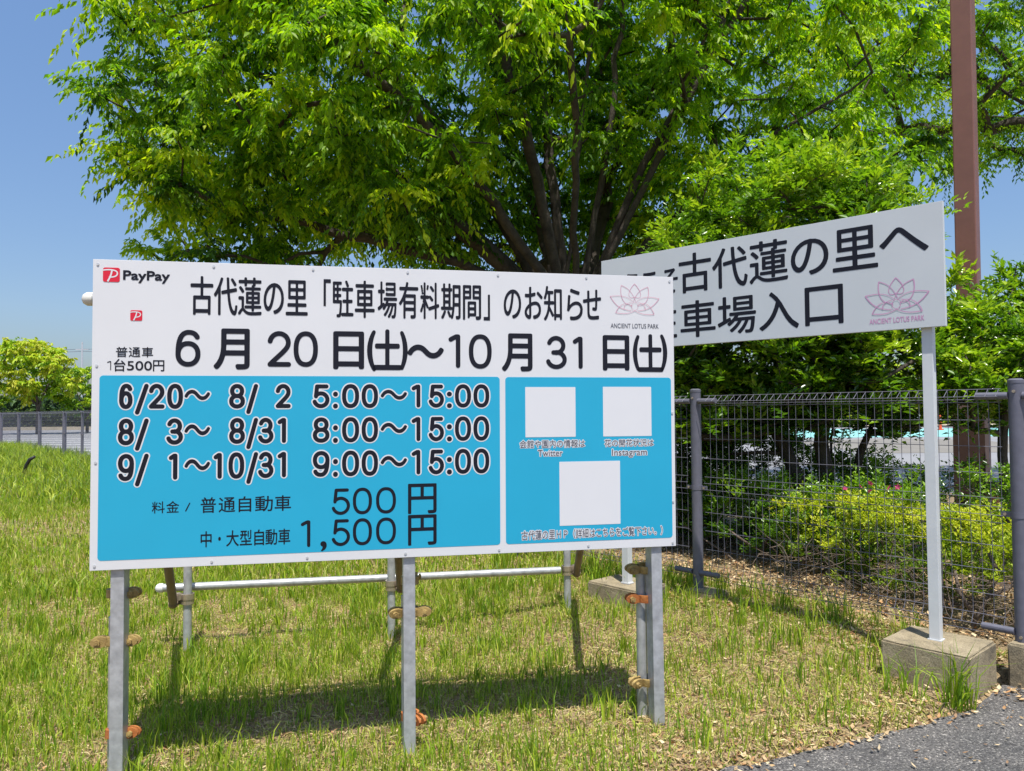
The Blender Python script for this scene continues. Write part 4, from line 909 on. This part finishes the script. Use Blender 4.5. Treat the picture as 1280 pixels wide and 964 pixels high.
tree('far_tree', 'smaller mid green tree half hidden by the left edge of the parking notice', (-32.4, 58, 0), 1.6,
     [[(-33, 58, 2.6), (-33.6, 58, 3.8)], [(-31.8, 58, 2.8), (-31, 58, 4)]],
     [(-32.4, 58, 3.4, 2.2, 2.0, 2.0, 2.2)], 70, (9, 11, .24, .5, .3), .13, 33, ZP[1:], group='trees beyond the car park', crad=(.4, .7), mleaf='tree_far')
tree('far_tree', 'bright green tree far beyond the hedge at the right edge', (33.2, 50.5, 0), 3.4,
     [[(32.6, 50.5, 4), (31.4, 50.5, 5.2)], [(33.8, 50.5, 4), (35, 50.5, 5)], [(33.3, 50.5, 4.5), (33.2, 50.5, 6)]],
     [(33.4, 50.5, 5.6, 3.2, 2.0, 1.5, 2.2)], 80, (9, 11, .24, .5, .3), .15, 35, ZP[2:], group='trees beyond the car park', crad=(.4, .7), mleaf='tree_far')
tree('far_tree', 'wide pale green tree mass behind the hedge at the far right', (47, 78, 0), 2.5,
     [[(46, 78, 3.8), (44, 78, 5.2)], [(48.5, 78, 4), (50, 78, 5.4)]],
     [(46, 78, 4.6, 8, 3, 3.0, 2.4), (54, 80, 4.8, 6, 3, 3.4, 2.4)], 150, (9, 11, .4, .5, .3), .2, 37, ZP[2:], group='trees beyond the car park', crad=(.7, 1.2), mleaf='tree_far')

# ---- glossy evergreen shrub behind the entrance sign
def shrub(name, label, base, lobes, ncl, spec, seed, pal, stems, cat='shrub', crad=(.2, .36), mleaf='gloss_leaf', updir=.35, base_r=.05, tip=.006, surf=.5, voids=(), thin=0):
    g = np.random.default_rng(seed); T = empty(name, base, label, cat); B = np.array(base, float)
    s = Skel((0, 0, -.1), None)
    for st in stems:
        pts = [np.array(q)-B for q in st]; full = [s.p[0]]+pts; out = []
        for q0, q1 in zip(full[:-1], full[1:]):
            k = max(2, int(np.linalg.norm(q1-q0)/.2))
            for j in range(1, k+1): out.append(q0+(q1-q0)*j/k+g.normal(0, .012, 3))
        s.chain(0, out)
    cen = []; br = []; vol = np.array([l[3]*l[4]*l[5] for l in lobes]); vol = vol/vol.sum(); tries = 0
    while len(cen) < ncl and tries < ncl*60:
        tries += 1; l = lobes[g.choice(len(lobes), p=vol)]; q = g.uniform(-1, 1, 3); e = (abs(q)**l[6]).sum()
        if e > 1 or (e < surf and g.random() < .6): continue
        P = np.array(l[:3])+q*np.array(l[3:6])
        if P[2] < thin and g.random() < .50: continue
        if P[2] < .08 or any((((P-np.array(v_[:3]))/np.array(v_[3:6]))**2).sum() < 1 for v_ in voids): continue
        cen.append(P); br.append(.48+.22*q[2]+.1*e+g.normal(0, .19)-(.30 if P[2] < thin else 0))  # lit tops and shaded lower parts painted into the leaf colour
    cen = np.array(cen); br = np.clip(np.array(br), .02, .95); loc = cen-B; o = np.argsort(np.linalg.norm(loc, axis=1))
    for i in o:
        Pn = np.array(s.p[1:]); dist = np.linalg.norm(Pn-loc[i], axis=1); pen = np.where(Pn[:, 2] > loc[i][2]+.1, .5, 0)
        j = int(np.argmin(dist+pen)); a = Pn[j]; L = dist[j]; k = max(1, int(L/.2))
        s.chain(j+1, [a+(loc[i]-a)*q/k+(g.normal(0, .015, 3) if q < k else 0) for q in range(1, k+1)])
    build_branches('stems', s, M['bark'] if base_r > .03 else M['twig'], T, tip=tip, base_r=base_r, minr=.0025, side=6)
    tw, per, L0, asp, droop = spec
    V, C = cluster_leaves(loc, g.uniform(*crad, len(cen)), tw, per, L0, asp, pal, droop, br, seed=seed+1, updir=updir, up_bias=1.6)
    leaf_obj('foliage', V, C, M[mleaf], T); return T
EP = [(.03, .08, .010), (.07, .16, .014), (.14, .27, .018), (.25, .39, .022), (.38, .48, .035)]
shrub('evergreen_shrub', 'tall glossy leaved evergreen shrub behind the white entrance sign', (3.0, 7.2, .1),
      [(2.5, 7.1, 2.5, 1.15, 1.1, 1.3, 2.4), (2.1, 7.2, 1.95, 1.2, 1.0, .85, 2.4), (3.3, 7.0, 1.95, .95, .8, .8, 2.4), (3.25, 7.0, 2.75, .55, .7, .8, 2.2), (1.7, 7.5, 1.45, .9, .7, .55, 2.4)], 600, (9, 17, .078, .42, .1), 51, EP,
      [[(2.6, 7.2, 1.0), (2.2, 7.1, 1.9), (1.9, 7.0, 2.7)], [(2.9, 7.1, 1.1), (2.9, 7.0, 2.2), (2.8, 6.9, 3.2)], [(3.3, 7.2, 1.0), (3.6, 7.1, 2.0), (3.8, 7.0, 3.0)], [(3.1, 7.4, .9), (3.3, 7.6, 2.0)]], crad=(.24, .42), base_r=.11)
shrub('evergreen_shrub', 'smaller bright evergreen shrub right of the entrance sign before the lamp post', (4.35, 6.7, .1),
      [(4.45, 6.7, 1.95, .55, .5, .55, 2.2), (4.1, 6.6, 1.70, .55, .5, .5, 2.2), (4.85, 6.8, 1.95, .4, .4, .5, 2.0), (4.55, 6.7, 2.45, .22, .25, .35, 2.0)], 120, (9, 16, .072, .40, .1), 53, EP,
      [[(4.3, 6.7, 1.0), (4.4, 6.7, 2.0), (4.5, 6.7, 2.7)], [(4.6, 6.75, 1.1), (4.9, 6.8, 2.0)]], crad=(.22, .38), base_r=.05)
# clipped azalea hedge and shade-loving ground cover, both running along the fence
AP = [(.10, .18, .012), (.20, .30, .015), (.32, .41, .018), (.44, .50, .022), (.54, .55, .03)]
def hedge_lobes(t0, t1, s0, s1, z1, step=.42):
    out = []; n = max(1, int(abs(t1-t0)/step))
    for i in range(n+1):
        q = FA+FU*(t0+(t1-t0)*i/n)+FN*(s0+s1)/2
        out.append((q[0], q[1], z1*.60, step*.75, (s1-s0)*.5, z1*.40, 3.0))
    return out
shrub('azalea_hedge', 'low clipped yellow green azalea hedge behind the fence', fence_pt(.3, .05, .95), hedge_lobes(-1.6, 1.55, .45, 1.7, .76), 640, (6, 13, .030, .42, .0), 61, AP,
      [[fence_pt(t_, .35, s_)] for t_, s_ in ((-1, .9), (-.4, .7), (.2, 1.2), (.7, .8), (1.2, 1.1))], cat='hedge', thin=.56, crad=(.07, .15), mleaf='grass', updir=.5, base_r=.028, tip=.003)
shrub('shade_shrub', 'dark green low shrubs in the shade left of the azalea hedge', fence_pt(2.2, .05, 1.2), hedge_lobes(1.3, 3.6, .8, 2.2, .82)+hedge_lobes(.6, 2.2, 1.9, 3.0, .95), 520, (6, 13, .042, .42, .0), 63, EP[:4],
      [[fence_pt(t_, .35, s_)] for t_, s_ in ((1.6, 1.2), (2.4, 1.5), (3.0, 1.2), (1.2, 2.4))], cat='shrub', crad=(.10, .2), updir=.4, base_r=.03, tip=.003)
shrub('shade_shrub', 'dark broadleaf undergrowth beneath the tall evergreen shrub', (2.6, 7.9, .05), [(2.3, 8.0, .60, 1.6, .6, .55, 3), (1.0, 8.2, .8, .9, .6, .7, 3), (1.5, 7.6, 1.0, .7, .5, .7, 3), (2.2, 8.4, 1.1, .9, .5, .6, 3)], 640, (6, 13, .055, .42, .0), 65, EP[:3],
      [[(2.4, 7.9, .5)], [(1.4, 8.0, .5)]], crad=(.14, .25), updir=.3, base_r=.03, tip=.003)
# dry bare twigs of the hedge front
g = np.random.default_rng(5); mb = MB()
for k in range(340):
    t_ = g.uniform(-1.6, 1.8); s_ = g.uniform(.42, .75); z = g.uniform(.08, .42); p0 = np.array(fence_pt(t_, z, s_)); 
    d = nrm(np.array([g.normal(0, .6), g.normal(0, .6)-.2, g.uniform(-.1, .9)])); L = g.uniform(.12, .4)
    p1 = p0+d*L*.5+g.normal(0, .02, 3); p2_ = p1+(d+g.normal(0, .35, 3))*L*.5
    mb.tube([p0, p1, p2_], [.0035, .0026, .0015], 4, cap=False)
mb.build('dry_twigs', M['twig'], None, kind='stuff', label='bare grey brown twigs on the front of the azalea hedge')
mb = MB()
p = np.array(fence_pt(.42, .10, .55)); 
for q in [[(0, 0, 0), (.10, .02, .16), (.22, .05, .34), (.27, .06, .42)], [(.10, .02, .16), (.24, .0, .24), (.34, .05, .30)], [(.02, .0, .05), (-.05, .05, .2), (-.04, .1, .32)], [(.2, .05, .3), (.17, .1, .42)]]:
    mb.tube([p+np.array(v_) for v_ in q], [.014, .012, .009, .006][:len(q)], 6)
mb.build('broken_branch', M['twig'], None, smooth=True, label='pale broken branch propped against the hedge behind the near post', cat='branch')
# pink azalea blossoms
fl = MB()
for k in range(5):
    a = 2*math.pi*k/5; c, s_ = math.cos(a), math.sin(a)
    fl.add([(0, 0, 0), (.016*c-.011*s_, .016*s_+.011*c, .012), (.033*c, .033*s_, .010), (.016*c+.011*s_, .016*s_-.011*c, .012)], [(0, 1, 2, 3)])
me = fl.mesh('azalea_blossom', M['petal']); a = me.color_attributes.new('Col', 'FLOAT_COLOR', 'POINT')
for d in a.data: d.color = (.50, .05, .17, 1)
pos = [(1049, 598, 5.6), (1067, 602, 5.5), (1075, 599, 5.6), (1084, 603, 5.5), (1094, 598, 5.6), (1113, 606, 5.45), (1060, 606, 5.4), (1100, 608, 5.5)]
for i, (t_, s_) in enumerate([(1.36, .9), (1.27, .95), (1.22, 1.0), (1.15, .85), (1.08, 1.0), (.98, .9)]):
    o = link(bpy.data.objects.new('azalea_blossom', me), None, ['leftmost pink azalea blossom on the clipped hedge', 'second pink azalea blossom from the left on the hedge', 'third pink azalea blossom from the left on the hedge', 'third pink azalea blossom from the right on the hedge', 'second pink azalea blossom from the right on the hedge', 'rightmost pink azalea blossom on the clipped hedge'][i], 'flower', 'pink blossoms on the azalea hedge')
    o.location = fence_pt(t_, .83+.02*(i % 3), s_); o.rotation_euler = (R(40+10*(i % 3)), R(10*i), i); o.scale = (.75,)*3
# far hedges
def far_hedge(name, label, x0, x1, y, d, h, n, seed, pal, L=.3):
    g = np.random.default_rng(seed); T = empty(name, ((x0+x1)/2, y, 0), label, 'hedge'); B = np.array(((x0+x1)/2, y, 0))
    P = np.stack([g.uniform(x0, x1, n), y+g.uniform(-d/2, d/2, n), g.uniform(.1, h, n)], 1)
    sel = g.random(n); P[sel < .35, 2] = h+g.normal(0, .08, (sel < .35).sum())-.1*vn(P[sel < .35, 0]*.5, P[sel < .35, 0]*0); P[(sel > .35) & (sel < .8), 1] = y-d/2+g.normal(0, .1, ((sel > .35) & (sel < .8)).sum())
    D = nrm(g.normal(0, 1, (n, 3))+np.array([0, -.3, .5])); N = nrm(g.normal(0, .6, (n, 3))+np.array([0, -.4, 1]))
    pal = np.array(pal); C = pal[g.integers(0, len(pal), n)]*g.uniform(.7, 1.3, (n, 1))
    Lv = L*g.uniform(.5, 1.2, n); V, C = leaf_arrays(P-B, D, N, Lv, Lv*.6, C); leaf_obj('foliage', V, C, M['tree_far'], T)
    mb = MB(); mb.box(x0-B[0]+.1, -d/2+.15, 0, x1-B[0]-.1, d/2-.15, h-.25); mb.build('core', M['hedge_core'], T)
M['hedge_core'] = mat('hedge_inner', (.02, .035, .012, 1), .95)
far_hedge('clipped_hedge', 'long bright clipped hedge beyond the teal paint at the right', 8, 62, 63, 3, 2.65, 26000, 71, ZP[1:]+[(.36, .44, .03)]*3)
far_hedge('clipped_hedge', 'low dark hedge along the far side of the left car park', -62, -20, 72, 2.5, 1.55, 12000, 72, [(.03, .05, .02), (.05, .08, .03), (.09, .12, .03)])
far_hedge('tree_line', 'low bluish green tree line far behind the left car park', -130, -40, 130, 6, 4.0, 10000, 73, [(.06, .12, .05), (.10, .17, .06), (.05, .09, .05)], .9)
mb = MB(); mb.box(-62, 69.2, -.05, -20, 69.5, .28); mb.build('kerb', M['kerb'], None, kind='structure')

# ------------------------------------------------------------------ lamp post (brown), conduit
LB = empty('lamp_post', (4.82, 8.0, 0), 'tall brown square lamp post with a thicker base cover, right of the entrance sign', 'lamp post', rot=(0, R(.3), R(-42)))
mb = MB(); mb.box(-.100, -.100, 0, .100, .100, 8.2); mb.build('pole', M['lamp'], LB, bevel=.012)
mb = MB(); h = .145
mb.box(-h, -h, -.1, h, h, 1.36)
mb.add([(-h, -h, 1.36), (h, -h, 1.36), (h, h, 1.36), (-h, h, 1.36), (-.104, -.104, 1.48), (.104, -.104, 1.48), (.104, .104, 1.48), (-.104, .104, 1.48)], [(0, 1, 5, 4), (1, 2, 6, 5), (2, 3, 7, 6), (3, 0, 4, 7), (4, 5, 6, 7)])
mb.build('base_cover', M['lamp_base'], LB)
mb = MB(); mb.tube([(.20, -.04, -.1), (.20, -.04, .62)], .042, 14); mb.build('conduit', M['conduit'], LB, smooth='auto')
mb = MB(); mb.tube([(.198, -.04, .60), (.198, -.04, .655)], .050, 14); mb.build('collar', M['black'], LB, smooth='auto')
mb = MB(); mb.box(-.115, -.115, 8.2, .115, .115, 8.24); mb.build('cap', M['lamp'], LB)
# small far things
mb = MB(); mb.tube([(0, 0, 0), (0, 0, .06)], .19, 12); mb.tube([(0, 0, .06), (0, 0, .85), (0, 0, 1.02), (0, 0, 1.1)], [.085, .07, .05, .02], 12)
bo = mb.build('traffic_post', M['marker'], None, smooth='auto', label='orange flexible traffic post standing near the far hedge', cat='traffic post'); bo.location = (27.0, 48, 0)
mb = MB(); mb.tube([(0, 0, .35), (0, 0, .45)], .087, 12); mb.tube([(0, 0, .62), (0, 0, .72)], .082, 12); mb.build('white_band', M['paint'], bo)
mb = MB(); mb.box(-.42, -.2, 0, .42, .2, .75); mb.box(-.52, -.25, .75, .52, .25, 1.0); mb.tube([(-.2, 0, 1.0), (-.2, 0, 1.35), (-.2, 0, 1.45)], [.16, .19, .05], 8)
o = mb.build('stone_marker', M['stone'], None, label='small pale stone marker at the far edge of the car park', cat='stone marker'); o.location = (26.3, 50, 0)
# black bent strip in the left grass
mb = MB(); P = [(0, 0, 0), (.06, 0, .18), (.13, 0, .30), (.24, 0, .36)]
mb.tube([(x, y, z) for x, y, z in P], [.035, .04, .04, .03], 8)
o = mb.build('bent_hose', M['black'], None, smooth=True, label='short bent black hose sticking out of the long grass at the far left', cat='hose'); o.location = (-10.9, 17.0, .12)
# utility pole far left
ub = empty('utility_pole', (-72.5, 128, 0), 'slim grey utility pole with crossarm far behind the trees at the left', 'utility pole')
mb = MB(); mb.tube([(0, 0, 0), (0, 0, 13.6)], [.2, .13], 8); mb.build('pole', M['edge'], ub)
mb = MB(); mb.tube([(-1.1, 0, 12.3), (1.1, 0, 12.3)], .07, 6); mb.build('crossarm', M['edge'], ub)
mb = MB()
for z in (12.4, 12.0): mb.tube([(-60, 20, z+1.5), (-30, 10, z), (0, 0, z), (40, 0, z-.8), (80, 0, z)], .035, 4)
mb.build('cable', M['fence'], ub)
print('objects', len(SC.objects), 'tris', sum(sum(len(p.vertices)-2 for p in o.data.polygons) if len(o.data.polygons) < 5000 else len(o.data.loops)-2*len(o.data.polygons) for o in SC.objects if o.type == 'MESH'))
